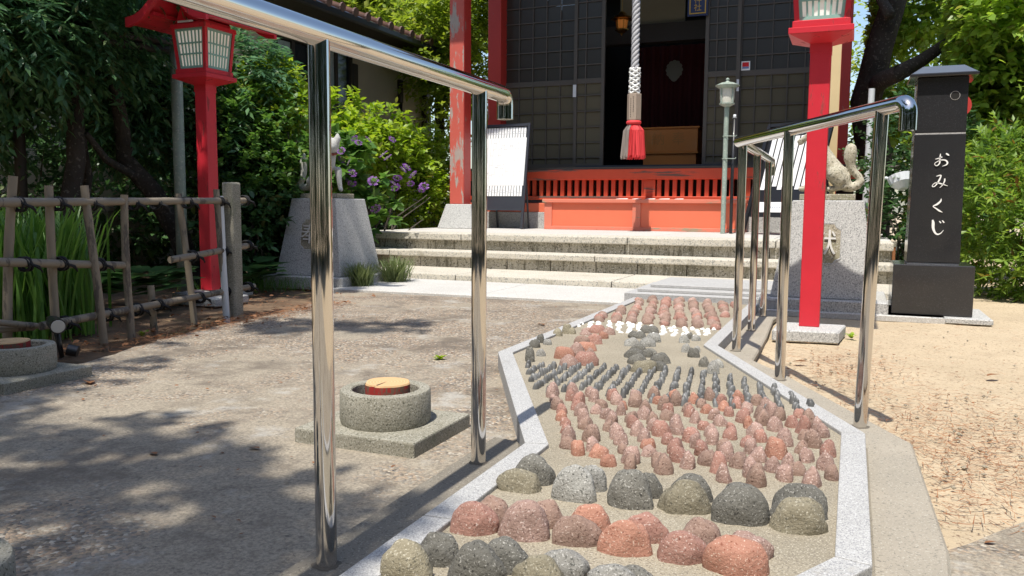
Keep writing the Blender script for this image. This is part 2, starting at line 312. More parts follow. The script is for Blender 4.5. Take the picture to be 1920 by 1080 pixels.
def court_mat():
    m, nt, b = nodes('exposed_aggregate'); co = tc(nt, True)
    vo = N(nt, 'ShaderNodeTexVoronoi'); vo.inputs['Scale'].default_value = 125; vo.inputs['Randomness'].default_value = 1; L(nt, co, vo.inputs['Vector'])
    sep = N(nt, 'ShaderNodeSeparateColor'); L(nt, vo.outputs['Color'], sep.inputs[0])
    peb = ramp(nt, sep.outputs[0], [(0,(.10,.085,.07)),(.3,(.30,.245,.18)),(.55,(.40,.29,.20)),(.75,(.15,.14,.13)),(.9,(.36,.32,.26)),(1,(.58,.52,.43))])
    mortar = mixc(nt, ramp(nt, nz(nt, co, 130, 5, .8), [(.40,(0,0,0)),(.60,(1,1,1))]), (.37,.32,.245), (.20,.17,.13))
    sp_ = N(nt, 'ShaderNodeSeparateXYZ'); L(nt, co, sp_.inputs[0]); mr = N(nt, 'ShaderNodeMapRange'); L(nt, sp_.outputs[1], mr.inputs[0])
    for i_, v_ in ((1,1.3),(2,3.2),(3,-.085),(4,.06)): mr.inputs[i_].default_value = v_      # the near part of the yard was patched with smooth mortar
    ad = N(nt, 'ShaderNodeMath', operation='ADD'); L(nt, nz(nt, co, 1.7, 7, .68), ad.inputs[0]); L(nt, mr.outputs[0], ad.inputs[1])
    worn = ramp(nt, ad.outputs[0], [(.44,(0,0,0)),(.56,(1,1,1))])
    col = mixc(nt, worn, mortar, peb)
    col = mixc(nt, ramp(nt, nz(nt, co, 2.6, 7, .75), [(.50,(0,0,0)),(.64,(.85,.85,.85))]), col, (.135,.11,.085))
    col = mixc(nt, ramp(nt, nz(nt, co, 3.7, 6, .7), [(.57,(0,0,0)),(.68,(.6,.6,.6))]), col, (.42,.405,.37))
    col = mixc(nt, ramp(nt, nz(nt, co, 38, 5, .8), [(.33,(.85,.85,.85)),(.42,(0,0,0))]), col, (.11,.095,.08))
    L(nt, col, b.inputs['Base Color']); b.inputs['Roughness'].default_value = .9
    n1 = bump(nt, None, nz(nt, co, 3.5, 5), .35, .03)
    inv = N(nt, 'ShaderNodeMath', operation='MULTIPLY'); L(nt, vo.outputs['Distance'], inv.inputs[0]); L(nt, worn, inv.inputs[1])
    n2 = N(nt, 'ShaderNodeBump', invert=True); n2.inputs['Strength'].default_value = 1; n2.inputs['Distance'].default_value = .006
    L(nt, inv.outputs[0], n2.inputs['Height']); L(nt, n1, n2.inputs['Normal'])
    bump(nt, b, nz(nt, co, 120, 5, .75), .7, .004, n2.outputs[0]); return m
M['dirt'] = dirt_mat(); M['soil'] = soil_mat(); M['court'] = court_mat()

# ------------------------------------------------------------------ ground and paving
def sheet(name, poly, z, m, kind='structure', step=None, amp=0, sc=1.5):
    if step:
        xs = [p[0] for p in poly]; ys = [p[1] for p in poly]
        nx = int((max(xs)-min(xs))/step)+1; ny = int((max(ys)-min(ys))/step)+1
        vs = []
        for j in range(ny+1):
            for i in range(nx+1):
                x = min(xs)+(max(xs)-min(xs))*i/nx; y = min(ys)+(max(ys)-min(ys))*j/ny
                vs.append((x, y, z+amp*noise.noise(Vector((x*sc, y*sc, 3)))+amp*.4*noise.noise(Vector((x*sc*4, y*sc*4, 7)))))
        fs = [(j*(nx+1)+i, j*(nx+1)+i+1, (j+1)*(nx+1)+i+1, (j+1)*(nx+1)+i) for j in range(ny) for i in range(nx)]
        b = MB(); b.add(vs, fs); o = b.build(name, m, smooth=True)
    else:
        b = MB(); n = len(poly); ar = sum(poly[i][0]*poly[(i+1)%n][1]-poly[(i+1)%n][0]*poly[i][1] for i in range(n))
        b.add([(p[0], p[1], z) for p in poly], [tuple(range(n)) if ar > 0 else tuple(range(n-1,-1,-1))]); o = b.build(name, m)
    return tag(o, kind=kind)
sheet('ground', [(-150,-150),(150,-150),(150,150),(-150,150)], -.03, M['dirt'])
tag(sheet('dirt_yard', [(-.6,-1.2),(9,-1.2),(9,12),(-.6,12)], -.006, M['dirt'], step=.05, amp=.010, sc=3), 'sandy yard strewn with dry pine needles')
# garden bed behind the bamboo fence, slightly mounded
sheet('garden_soil', [(-9,1.2),(-2.6,1.2),(-2.6,12.5),(-9,12.5)], -.010, M['soil'], step=.06, amp=.016, sc=2)
# courtyard of exposed aggregate: uneven edge towards the bed
edge = [(-3.6,-.5),(-3.0,1.2),(-2.78,1.75),(-2.70,2.25),(-2.80,2.6),(-2.90,2.95),(-2.93,3.3),(-2.96,3.7),(-3.02,4.05),(-3.18,4.4),(-3.32,4.78)]
ee = []
for i in range(len(edge)-1):
    for k in range(6):
        t = k/6; ee.append((edge[i][0]*(1-t)+edge[i+1][0]*t+.03*noise.noise(Vector((i*3.1+k*.7, 2, 1))), edge[i][1]*(1-t)+edge[i+1][1]*t))
sheet('courtyard_paving', [(-3.6,-6),(1.4,-6),(1.4,-1)]+[(float(p[0]),float(p[1])) for p in (g(2300,915),g(2000,968),g(1925,985),g(1874,1005),g(1815,1030),g(1781,1040))]+[(0.0,1.3),(-.45,2.2),(-.50,5.2),(-3.32,5.2),(-3.32,4.78)]+ee[::-1], .010, M['court'])

def inset_line(pts, w):   # offset polyline to its left by w
    out = []
    for i in range(len(pts)):
        p = Vector(pts[i]); d0 = (p-Vector(pts[i-1])).normalized() if i else None
        d1 = (Vector(pts[i+1])-p).normalized() if i < len(pts)-1 else None
        if d0 is None: d0 = d1
        if d1 is None: d1 = d0
        n0 = Vector((-d0.y, d0.x)); n1 = Vector((-d1.y, d1.x)); b = (n0+n1).normalized()
        out.append(tuple(p+b*w/max(.3, b.dot(n0))))
    return out
KL = [(-1.15,-.55),(-.685,.45),(-.685,1.748),(-1.222,2.83),(-1.222,4.92)]
KR = [(-.42,-.2),(-.42,.48),(.053,1.347),(.053,2.164),(-.478,3.338),(-.478,4.92)]
KW = .055
KLi = inset_line(KL, -KW); KRi = inset_line(KR, KW)
path = empty('path', (0,0,0), 'foot massage path of set stones framed by pale granite kerbs', kind='structure')
MB().add([(x,y,.060) for x,y in KLi+KRi[::-1]], [tuple(range(len(KLi)+len(KRi)))[::-1]]).build('path_bed', M['bed'], path)
def kerbs(outer, inner, joints):
    for i in range(len(outer)-1):
        a0, a1, b0, b1 = map(Vector, (outer[i], outer[i+1], inner[i], inner[i+1])); ts = [0]+joints.get(i, [])+[1]
        for t0, t1 in zip(ts[:-1], ts[1:]):
            gp = .0012/(a1-a0).length
            q = [a0.lerp(a1, t0+gp), a0.lerp(a1, t1-gp), b0.lerp(b1, t1-gp), b0.lerp(b1, t0+gp)]
            MB().prism([(p.x,p.y) for p in q], 0, .070).build('kerb_stone', M['granite'], path, bevel=.003, seg=2)
kerbs(KL, KLi, {1:[.62], 3:[.5]})
kerbs(KR, KRi, {1:[.5], 3:[.72], 4:[.35,.8]})
# concrete apron beside the kerbs carrying the handrail posts
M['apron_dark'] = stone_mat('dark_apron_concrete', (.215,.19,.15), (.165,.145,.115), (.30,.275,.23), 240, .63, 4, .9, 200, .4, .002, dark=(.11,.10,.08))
ap = tag(empty('apron', (0,0,0)), 'low concrete apron along the granite kerbs', kind='structure')
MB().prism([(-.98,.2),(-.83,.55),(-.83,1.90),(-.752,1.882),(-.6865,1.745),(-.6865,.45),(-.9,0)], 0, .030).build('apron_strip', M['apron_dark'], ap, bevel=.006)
ra = [g(1781,1035,.03), g(1711,831,.03), g(1628,787,.03), g(1471,701,.03), g(1412,675,.03), g(1424,655,.03), g(1439,628,.03), g(1450,598,.03)]
poly = [(.0545,1.35)]+[(float(p[0]), float(p[1])) for p in ra[:1]]
poly = [(.0545,1.20)]+[(.16,1.22)]+[(float(p[0]), float(p[1])) for p in ra]+[(-.33,4.9),(-.4765,4.9),(-.4765,3.338),(.0545,2.164)]
MB().prism(poly, 0, .030).build('apron_strip', M['apron'], ap, bevel=.006)

# ------------------------------------------------------------------ stones set in the path
def stone_mesh(name, m, sub, seed, lump=.12, pw=2.0, flat=0):
    bm = bmesh.new(); bmesh.ops.create_icosphere(bm, subdivisions=sub, radius=1)
    for v in bm.verts:
        p = v.co.copy(); k = 1+lump*noise.noise(p*1.3+Vector((seed*7.3,0,0)))+lump*.4*noise.noise(p*3.5+Vector((0,seed*3.1,0)))
        q = 1-.16*max(0,p.z)**2; w_ = (abs(p.x)**2.3+abs(p.y)**2.3+abs(p.z)**2.3)**(-1/2.3); v.co = Vector((p.x*k*w_, p.y*k*w_, p.z*k*w_))
    low = [v for v in bm.verts if v.co.z < -.45]; bmesh.ops.delete(bm, geom=low, context='VERTS')
    me = D.meshes.new(name); bm.to_mesh(me); bm.free(); me.materials.append(m)
    me.polygons.foreach_set('use_smooth', [True]*len(me.polygons)); return me
SM = {}
def smesh(kind, big):
    key = (kind, big)
    if key not in SM: SM[key] = [stone_mesh('stone_'+kind, M[kind], 4 if big else 3, i+len(SM)*5, .17 if big else .22) for i in range(5)]
    return random.choice(SM[key])
BED = .060
def depth_at(p): return float((np.array(p)-EYE)@fw)
def set_stone(name, px, py, w, h, kind, big=True, thick=.62, yaw=None):
    P = g(px, py, BED); mpp = depth_at(P)/FPX; rw = w*mpp/2; rh = h*mpp*.97; ty = rw*thick
    c = P+np.array([-.38, .92, 0])*ty*.8
    if yaw is None: yaw = R(-22.4)*-1*0 + R(12+random.uniform(-12,12))
    return share(name, smesh(kind, big), path, (c[0], c[1], BED-.004), (0,0,yaw), (rw*1.02, ty, rh))
G0 = [(757,1092,106,75,'grey3'),(818,1062,84,62,'grey1'),(893,1100,112,76,'grey1'),(945,1075,100,60,'grey1'),(1012,1106,104,62,'grey3'),(1058,1082,95,50,'grey2'),(1150,1106,90,46,'grey2'),(1190,1096,80,30,'grey1')]
RR = [(886,1003,92,62,'red1'),(922,985,72,52,'red3'),(986,1014,98,74,'red2'),(1024,990,70,50,'red3'),(1082,1025,88,60,'red3'),(1108,1003,80,55,'red4'),(1178,1042,102,66,'red4'),(1214,1018,82,54,'red1'),(1282,1057,94,60,'red1'),(1318,1036,84,60,'red3'),(1388,1081,118,72,'red4'),(1410,1050,86,50,'red2')]
GG = [(976,923,88,42,'grey3'),(1000,910,78,54,'grey1'),(1080,941,88,66,'grey2'),(1112,922,52,54,'grey2'),(1185,954,88,70,'grey1'),(1218,934,50,48,'grey1'),(1289,964,96,60,'grey3'),(1300,942,78,54,'grey1'),(1394,984,106,78,'grey1'),(1506,1001,102,66,'grey3'),(1505,976,104,66,'grey1')]
for (x,y,w,h,k) in G0+RR+GG: set_stone('massage_stone', x, y, w, h, k)
# middle clusters
def z2(l): return [(1080+a/5.333, 520+b/5.333, w/5.333, h/5.333, k) for a,b,w,h,k in l]
def z1(l): return [(640+a/4, 420+b/4, w/4, h/4, k) for a,b,w,h,k in l]
CL = z2([(745,560,190,85,'grey1'),(785,650,155,105,'grey2'),(620,612,180,82,'grey1'),(720,695,165,105,'grey2'),(565,690,165,90,'grey2'),(630,735,150,75,'grey1'),(590,810,190,110,'grey1'),(700,800,150,90,'grey1'),(630,872,200,110,'grey1'),(745,790,150,90,'grey1'),(860,865,200,115,'grey1'),(835,935,185,105,'grey1'),(690,952,260,135,'grey3'),
  (330,575,130,80,'red2'),(275,615,100,85,'red4'),(220,560,170,95,'red1'),(120,545,130,50,'red2'),(190,670,168,108,'red1'),(100,580,130,50,'red2'),(70,668,165,90,'red3')])
CL += z1([(1680,1015,150,105,'red4'),(1840,1062,190,112,'red1'),(1712,1078,155,95,'red2'),(1845,955,140,80,'red4'),(1770,985,130,95,'red2'),(1870,1010,90,80,'red2')])
CL += z1([(1690,822,72,85,'grey3'),(1730,826,60,58,'grey3'),(1623,842,72,66,'grey3'),(1495,893,64,75,'grey1'),(1450,928,84,70,'grey1'),(1548,907,70,52,'grey2'),(1415,1035,72,125,'grey1'),(1495,993,76,60,'grey2')])
CL += z2([(1140,620,75,75,'grey1'),(1085,657,105,92,'grey2'),(1205,637,95,72,'grey2'),(1105,752,100,95,'grey2'),(1215,750,72,72,'grey2'),(1185,803,118,108,'grey1'),(1290,898,105,115,'grey1'),(1425,905,108,95,'grey2'),(1378,968,122,145,'grey2')])
for (x,y,w,h,k) in CL: set_stone('massage_stone', x, y, w, h, k, big=False, thick=.75)
def inside(p, poly):
    x, y = p; r = False; n = len(poly)
    for i in range(n):
        x1, y1 = poly[i]; x2, y2 = poly[i-1]
        if (y1 > y) != (y2 > y) and x < (x2-x1)*(y-y1)/(y2-y1)+x1: r = not r
    return r
def wpoly(px): return [tuple(float(c) for c in g(x, y, BED)[:2]) for x, y in px]
reds = ['red1','red1','red2','red2','red2','red3','red3','red4']
n_small = 0
# field of knobbly red stones
fp = wpoly([(1028,862),(1100,868),(1185,880),(1232,886),(1290,890),(1345,905),(1430,915),(1500,925),(1566,925),(1548,800),(1488,772),(1400,750),(1250,748),(1080,735),(1008,728)])
XS = [p[0] for p in fp]; YS = [p[1] for p in fp]; y = min(YS)+.012; row = 0
while y < max(YS):
    x = min(XS)-.02+(.034 if row % 2 else 0)
    while x < max(XS)+.05:
        q = (x+random.uniform(-.010,.010)+.12*(y-1.9), y+random.uniform(-.011,.011))
        if inside(q, fp):
            k = random.choice(reds); s = random.uniform(.85,1.18)
            share('red_stone', smesh(k, False), path, (q[0], q[1], BED-.004), (R(random.uniform(-8,8)),R(random.uniform(-8,8)),random.uniform(0,6.3)), (.0182*s*random.uniform(.85,1.15), .0175*s*random.uniform(.8,1.1), .037*s*random.uniform(.75,1.15))); n_small += 1
        x += .064
    y += .056; row += 1
# rows of small dark upright pebbles
bp = wpoly([(1003,737),(1085,734),(1140,745),(1230,757),(1300,762),(1370,768),(1420,768),(1475,772),(1510,776),(1535,768),(1470,735),(1380,712),(1290,700),(1140,690),(980,685)])
XS = [p[0] for p in bp]; YS = [p[1] for p in bp]; PM = [stone_mesh('pebble', M['pebble'], 2, 40+i, .10) for i in range(5)]; nb = 0
x = min(XS)-.1
while x < max(XS)+.1:
    y = min(YS)
    while y < max(YS):
        xx = x-.16*(y-2.6)*max(0, min(1,(x+1.3)))+random.uniform(-.003,.003); q = (xx, y+random.uniform(-.004,.004))
        if inside(q, bp):
            s = random.uniform(.85,1.15)
            share('dark_pebble', random.choice(PM), path, (q[0], q[1], BED-.002), (R(random.uniform(-14,14)),R(random.uniform(-14,14)),random.uniform(0,6.3)), (.0080*s, .0098*s*random.uniform(.8,1.2), .0255*s*random.uniform(.75,1.1))); nb += 1
        y += .0250
    x += .0435
# white pebbles
wp = wpoly([(1080,612),(1130,624),(1190,626),(1250,629),(1325,637),(1345,617),(1290,615),(1200,608),(1115,600)])
WM = [stone_mesh('white_pebble', M['white'], 2, 60+i, .25) for i in range(4)]
XS = [p[0] for p in wp]; YS = [p[1] for p in wp]; x = min(XS)
while x < max(XS)+.05:
    y = min(YS)
    while y < max(YS):
        q = (x-.25*(y-3.7)+random.uniform(-.012,.012), y+random.uniform(-.010,.010))
        if inside(q, wp):
            share('white_pebble', random.choice(WM), path, (q[0], q[1], BED-.003), (0,R(random.uniform(-20,20)),random.uniform(0,6.3)), (.013*random.uniform(.8,1.3), .011, .013*random.uniform(.7,1.2)))
        y += .042
    x += .050
# far field of round red stones
rp = wpoly([(1105,602),(1180,606),(1250,612),(1340,620),(1352,606),(1386,572),(1300,566),(1210,560),(1165,578)])
XS = [p[0] for p in rp]; YS = [p[1] for p in rp]; x = min(XS)
while x < max(XS)+.2:
    y = min(YS)
    while y < max(YS):
        q = (x-.20*(y-4.1)+random.uniform(-.008,.008), y+random.uniform(-.02,.02))
        if inside(q, rp):
            s = random.uniform(.85,1.2)
            share('round_red_stone', smesh(random.choice(['red3','red3','red2','red1']), False), path, (q[0], q[1], BED-.004), (0,0,random.uniform(0,6.3)), (.0255*s, .0235*s, .029*s*random.uniform(.85,1.15)))
        y += .066
    x += .080

# ------------------------------------------------------------------ stainless handrails
def bend(pts, r, n=8):
    out = [np.array(pts[0], float)]
    for i in range(1, len(pts)-1):
        p, a, b = map(lambda q: np.array(q, float), (pts[i], pts[i-1], pts[i+1]))
        da = (a-p)/np.linalg.norm(a-p); db = (b-p)/np.linalg.norm(b-p)
        rr = min(r, np.linalg.norm(a-p)*.49, np.linalg.norm(b-p)*.49); s = p+da*rr; e = p+db*rr
        for k in range(n+1):
            t = k/n; out.append(s*(1-t)**2+2*p*t*(1-t)+e*t*t)
    out.append(np.array(pts[-1], float)); return out
RZ = .883; PR = .0172
hl = empty('handrail', (-.775,1.1,0), 'stainless steel handrail left of the path, running out of the top of the photo', 'handrail', 'handrails beside the path')
MB().tube(bend([(-.775,-.15,RZ),(-.775,1.83,RZ),(-.775,1.83,.826)], .045, 12), .0198, 28).build('rail', M['chrome'], hl, auto=40)
for yy in (-.05,.5,1.088,1.684):
    MB().tube([(-.775,yy,.02),(-.775,yy,.4),(-.775,yy,RZ-.005)], PR, 28).build('post', M['chrome'], hl, auto=40)
hr = empty('handrail', (.0,2.6,0), 'stainless steel handrail right of the path with five posts and a kink at the middle', 'handrail', 'handrails beside the path')
d2 = np.array([.44,-.90,0]); d2 /= np.linalg.norm(d2); E2 = np.array([.060,2.385,RZ]); tip = E2+d2*.128
MB().tube(bend([(-.428,4.80,.80),(-.428,4.80,RZ),(-.428,3.47,RZ)], .04, 8), .0205, 24).build('rail', M['chrome'], hr, auto=40)
MB().tube([(-.428,4.78,RZ-.03),(-.428,4.745,RZ-.0)], .003, 8).build('rail_pin', M['chrome'], hr)
MB().tube(bend([(-.434,3.43,RZ),tuple(tip),tuple(tip-np.array([0,0,.070]))], .058, 12), .0203, 28).build('rail', M['chrome'], hr, auto=40)
for (a, b) in ((.044,2.385),(-.208,2.936),(-.421,3.465),(-.428,4.078),(-.428,4.65)):
    MB().tube([(a,b,.02),(a+(.008 if a > 0 else 0),b,.45),(a+(.016 if a > 0 else 0),b,RZ-.005)], PR, 24).build('post', M['chrome'], hr, auto=40)

M['grime'] = stone_mat('post_foot_grime', (.13,.11,.085), (.09,.078,.06), None, big=30)
for par, ps in ((hl, ((-.775,1.088),(-.775,1.684))), (hr, ((.044,2.385),(-.208,2.936),(-.421,3.465),(-.428,4.078),(-.428,4.65)))):
    for (a, b) in ps:
        mb = MB(); n = 20; o_ = [.0172*(1+.35*(1+noise.noise(Vector((math.cos(2*PI*j/n)*2+a*9, math.sin(2*PI*j/n)*2, b))))) for j in range(n)]
        mb.add([(a+.0165*math.cos(2*PI*j/n), b+.0165*math.sin(2*PI*j/n), .0335) for j in range(n)]+[(a+o_[j]*math.cos(2*PI*j/n), b+o_[j]*math.sin(2*PI*j/n), .0306) for j in range(n)], [(n+j, n+(j+1)%n, (j+1)%n, j) for j in range(n)])
        mb.build('foot_grout', M['grime'], par, smooth=True)
# ------------------------------------------------------------------ red lanterns
def text_obj(name, body, size, loc, rot, m, parent, ext=.003):
    cu = D.curves.new(name, 'FONT'); cu.body = body; cu.size = size; cu.extrude = ext; cu.align_x = 'CENTER'; cu.align_y = 'CENTER'; cu.resolution_u = 4
    cu.materials.append(m); o = D.objects.new(name, cu); COL.objects.link(o); o.parent = parent
    bpy.context.view_layer.update(); dg = bpy.context.evaluated_depsgraph_get(); me = D.meshes.new_from_object(o.evaluated_get(dg)); D.objects.remove(o)
    o = D.objects.new(name, me); COL.objects.link(o); o.parent = parent
    if not me.materials: me.materials.append(m)
    o.location = Vector([float(c) for c in loc])-(origin(parent) if parent else Vector((0,0,0))); o.rotation_euler = rot; return o
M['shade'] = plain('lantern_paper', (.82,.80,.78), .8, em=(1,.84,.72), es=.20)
def red_lantern(x, y, label, hl_=.24, base=None):
    t = empty('red_lantern', (x,y,0), label, 'lantern', 'red wooden lanterns on posts')
    if base: MB().prism(base, 0, .055).build('base_block', M['granite_grey'], t, bevel=.006)
    MB().box(x-.046,x+.046,y-.046,y+.046,.055,1.352).build('post', M['red'], t, bevel=.003)
    a = MB(); a.frustum((x-.05,x+.05,y-.05,y+.05),(x-.135,x+.135,y-.135,y+.135),1.352,1.385); a.box(x-.14,x+.14,y-.14,y+.14,1.3852,1.412)
    a.build('base_plate', M['red'], t, bevel=.002)
    MB().box(x-.125,x+.125,y-.125,y+.125,1.4125,1.445).build('base_moulding', M['red'], t, bevel=.003)
    z0, z1_ = 1.446, 1.69; b0, b1 = .106, .128
    for sx in (-1,1):
        for sy in (-1,1):
            c0 = np.array([x+sx*b0, y+sy*b0, z0]); c1 = np.array([x+sx*b1, y+sy*b1, z1_+.03])
            f = MB(); w = .011
            f.add([c0+[-w,-w,0],c0+[w,-w,0],c0+[w,w,0],c0+[-w,w,0],c1+[-w,-w,0],c1+[w,-w,0],c1+[w,w,0],c1+[-w,w,0]],[(0,3,2,1),(4,5,6,7),(0,1,5,4),(1,2,6,5),(2,3,7,6),(3,0,4,7)])
            f.build('corner_post', M['red'], t)
    MB().box(x-.142,x+.142,y-.142,y+.142,z1_+.002,z1_+.028).build('head_frame', M['red'], t)
    MB().box(x-.118,x+.118,y-.118,y+.118,z1_+.029,z1_+.050).build('head_box', M['red'], t)
    for k in range(4):
        ang = k*PI/2; u = np.array([math.cos(ang), math.sin(ang), 0]); nrm = np.array([math.sin(ang), -math.cos(ang), 0])
        def P(a_, v, off=0):   # a_ in -1..1 along, v 0..1 up
            half = (b0+(b1-b0)*v); return np.array([x, y, 0])+u*a_*(half-.014)+nrm*(half-.004+off)+np.array([0,0,z0+.002+(z1_-z0)*v])
        MB().add([P(-1,.0,-.006),P(1,0,-.006),P(1,1,-.006),P(-1,1,-.006)],[(0,1,2,3)]).build('paper_pane', M['shade'], t)
        fr = MB()
        def bar(p, q, w, vert):
            p, q = np.array(p), np.array(q); dv = (u if vert else np.array([0,0,1.]))*w
            fr.add([p-dv, p+dv, q+dv, q-dv, p-dv+nrm*.006, p+dv+nrm*.006, q+dv+nrm*.006, q-dv+nrm*.006],
                   [(4,5,6,7),(0,4,7,3),(1,2,6,5),(0,1,5,4),(3,7,6,2)])
        for v in (.03,.97): bar(P(-1,v), P(1,v), .008, False)
        for v in (.36,.63): bar(P(-1,v,.001), P(1,v,.001), .005, False)
        for a_ in (-.96,.96): bar(P(a_,0,.0005), P(a_,1,.0005), .008, True)
        for a_ in (-.66,-.4,-.14,.14,.4,.66): bar(P(a_,.02,-.001), P(a_,.98,-.001), .0042, True)
        fr.build('lattice_panel', M['teal'], t)
    # curved gable roof, ridge along y
    prof = [(0,1.935),(.035,1.92),(.08,1.87),(.13,1.815),(.19,1.765),(.25,1.738),(.32,1.728)]
    def sweep(name, y0, y1, dz0, dz1, m_):
        mb = MB()
        pts = [(-a_, z_) for a_, z_ in prof[::-1]]+prof[1:]
        n = len(pts); vs = []
        for yy in (y0, y1):
            for (a_, z_) in pts: vs += [(x+a_, yy, z_+dz0), (x+a_, yy, z_+dz1)]
        fs = []
        for i in range(n-1):
            a0 = 2*i; b_ = 2*(i+1); o = 2*n
            fs += [(a0, b_, b_+1, a0+1), (a0+o, a0+1+o, b_+1+o, b_+o), (a0+1, b_+1, b_+1+o, a0+1+o), (a0, a0+o, b_+o, b_)]
        fs += [(0,1,1+2*n,2*n), (2*n-2, 4*n-2, 4*n-1, 2*n-1)]
        mb.add(vs, fs); return mb.build(name, m_, t)
    sweep('roof_board', y-hl_, y+hl_, -.022, .0, M['red'])
    sweep('roof_sheet', y-hl_-.015, y+hl_+.015, .001, .007, M['slate'])
    for yy in (y-hl_-.027, y+hl_+.003): sweep('barge_board', yy, yy+.024, -.045, .012, M['red'])
    for yy, o_ in ((y-.118,1),(y+.118,-1)):
        MB().add([(x-.115,yy,z1_+.045),(x+.115,yy,z1_+.045),(x+.06,yy,1.86),(x,yy,1.90),(x-.06,yy,1.86)],[(0,1,2,3,4)[::o_]]).build('gable_panel', M['red'], t)
    for sx in (-1,1): MB().box(x+sx*.135-.012, x+sx*.135+.012, y-hl_+.01, y+hl_-.01, 1.748, 1.770).build('purlin', M['red'], t)
    MB().box(x-.014,x+.014,y-hl_+.01,y+hl_-.01,1.84,1.87).build('ridge_beam', M['red'], t)
    MB().box(x-.07,x+.05,y-.15,y-.142,z1_+.035,z1_+.046).build('strip_lamp', M['pvc'], t)
    for ch in t.children:
        if ch.name.split('.')[0] not in ('post','base_block'): ch.location.z += .032
    MB().box(x-.048,x+.048,y-.048,y+.048,1.340,1.388).build('post_capital', M['red'], t)
    return t
lr = red_lantern(-.17, 4.20, 'red lantern on a post right of the path, its roof out of the photo',
                 base=[(-.325,3.985),(-.033,4.02),(-.005,4.30),(-.32,4.28)])
ll = red_lantern(-3.92, 4.26, 'red lantern with curved blue roof standing behind the bamboo fence', .30,
                 base=None)
for q in ((-3.98,-3.80,4.02,4.50,.0,.05),): MB().box(q[0]-.05,q[1]+.03,q[2],q[3],q[4],q[5]).build('base_block', M['granite_grey'], ll, bevel=.006)
b = MB(); b.box(-3.86,-3.52,3.86,4.16,0,.05); b.build('base_block', M['granite_grey'], ll, bevel=.006)

# ------------------------------------------------------------------ fox statues
def remesh(name, parts, m, parent, vox, smooth=2):
    mb = MB()
    for pts, rad in parts:
        pts = [np.array(p, float) for p in pts]
        mb.tube(pts, rad, 16)
        for p, r_ in ((pts[0], rad[0]), (pts[-1], rad[-1])):
            n0 = len(mb.v); vs = []; fs = []
            for i in range(7):
                th = PI*i/6
                for j in range(12): vs.append(p+r_*np.array([math.sin(th)*math.cos(2*PI*j/12), math.sin(th)*math.sin(2*PI*j/12), math.cos(th)])*.995)
            fs = [(i*12+j, (i+1)*12+j, (i+1)*12+(j+1)%12, i*12+(j+1)%12) for i in range(6) for j in range(12)]
            mb.add(vs, fs)
    o = mb.build(name, m, parent); bm = bmesh.new(); bm.from_mesh(o.data); bmesh.ops.remove_doubles(bm, verts=bm.verts, dist=1e-6); bmesh.ops.recalc_face_normals(bm, faces=bm.faces); bm.to_mesh(o.data); bm.free()
    rm = o.modifiers.new('r', 'REMESH'); rm.mode = 'VOXEL'; rm.voxel_size = vox; rm.use_smooth_shade = True
    sm = o.modifiers.new('s', 'SMOOTH'); sm.iterations = smooth; sm.factor = .6
    dg = bpy.context.evaluated_depsgraph_get(); me = D.meshes.new_from_object(o.evaluated_get(dg)); o.modifiers.clear(); o.data = me
    me.polygons.foreach_set('use_smooth', [True]*len(me.polygons)); return o
def pedestal(parent, x0, x1, y0, xt0, xt1, d=.56):
    xm = (x0+x1)/2; dt = xt1-xt0; ym = y0+d/2
    MB().box(xm-.355, xm+.355, ym-.355, ym+.355, 0, .095).build('foot_block', M['granite_grey'], parent, bevel=.006)
    MB().frustum((x0,x1,y0,y0+d),(xt0,xt1,ym-dt/2,ym+dt/2),.0955,.668).build('pedestal_block', M['granite_grey'], parent, bevel=.005)
    return ym
def plaque(parent, cx, y0, d, xt, ch, zc=.40, w=.17, h=.235):
    tilt = math.atan(((d-xt)/2)/.57); t = np.array([0, math.sin(tilt), math.cos(tilt)]); nr = np.array([0, -math.cos(tilt), math.sin(tilt)]); u = np.array([1,0,0])
    c = np.array([cx, y0+(zc-.0955)*math.tan(tilt), zc])
    out = [(-.5,-.36),(-.36,-.42),(-.3,-.5),(.3,-.5),(.36,-.42),(.5,-.36),(.5,.34),(.38,.40),(.30,.5),(-.30,.5),(-.38,.40),(-.5,.34)]
    P_ = [c+u*a*w+t*b_*h for a, b_ in out]
    MB().add([p+nr*.0015 for p in P_], [tuple(range(12))]).build('recessed_plaque', M['plaque'], parent)
    rim = MB(); n = 12
    for i in range(n):
        a_, b_ = P_[i], P_[(i+1)%n]; rim.add([a_, b_, b_*.94+c*.06+nr*.0012, a_*.94+c*.06+nr*.0012, a_+nr*.004, b_+nr*.004], [(4,5,2,3),(0,1,5,4)])
    rim.build('plaque_rim', M['granite_grey'], parent)
    text_obj('carved_letter', ch, .16, c+nr*.006-t*.005, (PI/2-tilt, 0, 0), M['letter'], parent, .006)
fr_ = empty('fox_statue', (-.14,5.39,0), 'mossy stone fox in profile on the granite pedestal behind the right red lantern', 'statue', 'stone fox guardians')
ym = pedestal(fr_, -.436, .144, 5.10, -.335, .058)
plaque(fr_, -.155, 5.10, .56, .393, '献', .415, .205, .24)
def fz(a, b, dy=0): p = atY(1480+a/6, 220+b/6, 5.36); return np.array([p[0], 5.36+dy, p[2]])
ms = 5.05/FPX/6
MB().box(-.30,.012,5.25,5.47,.669,.706).build('plinth', M['plaque'], fr_, bevel=.004)
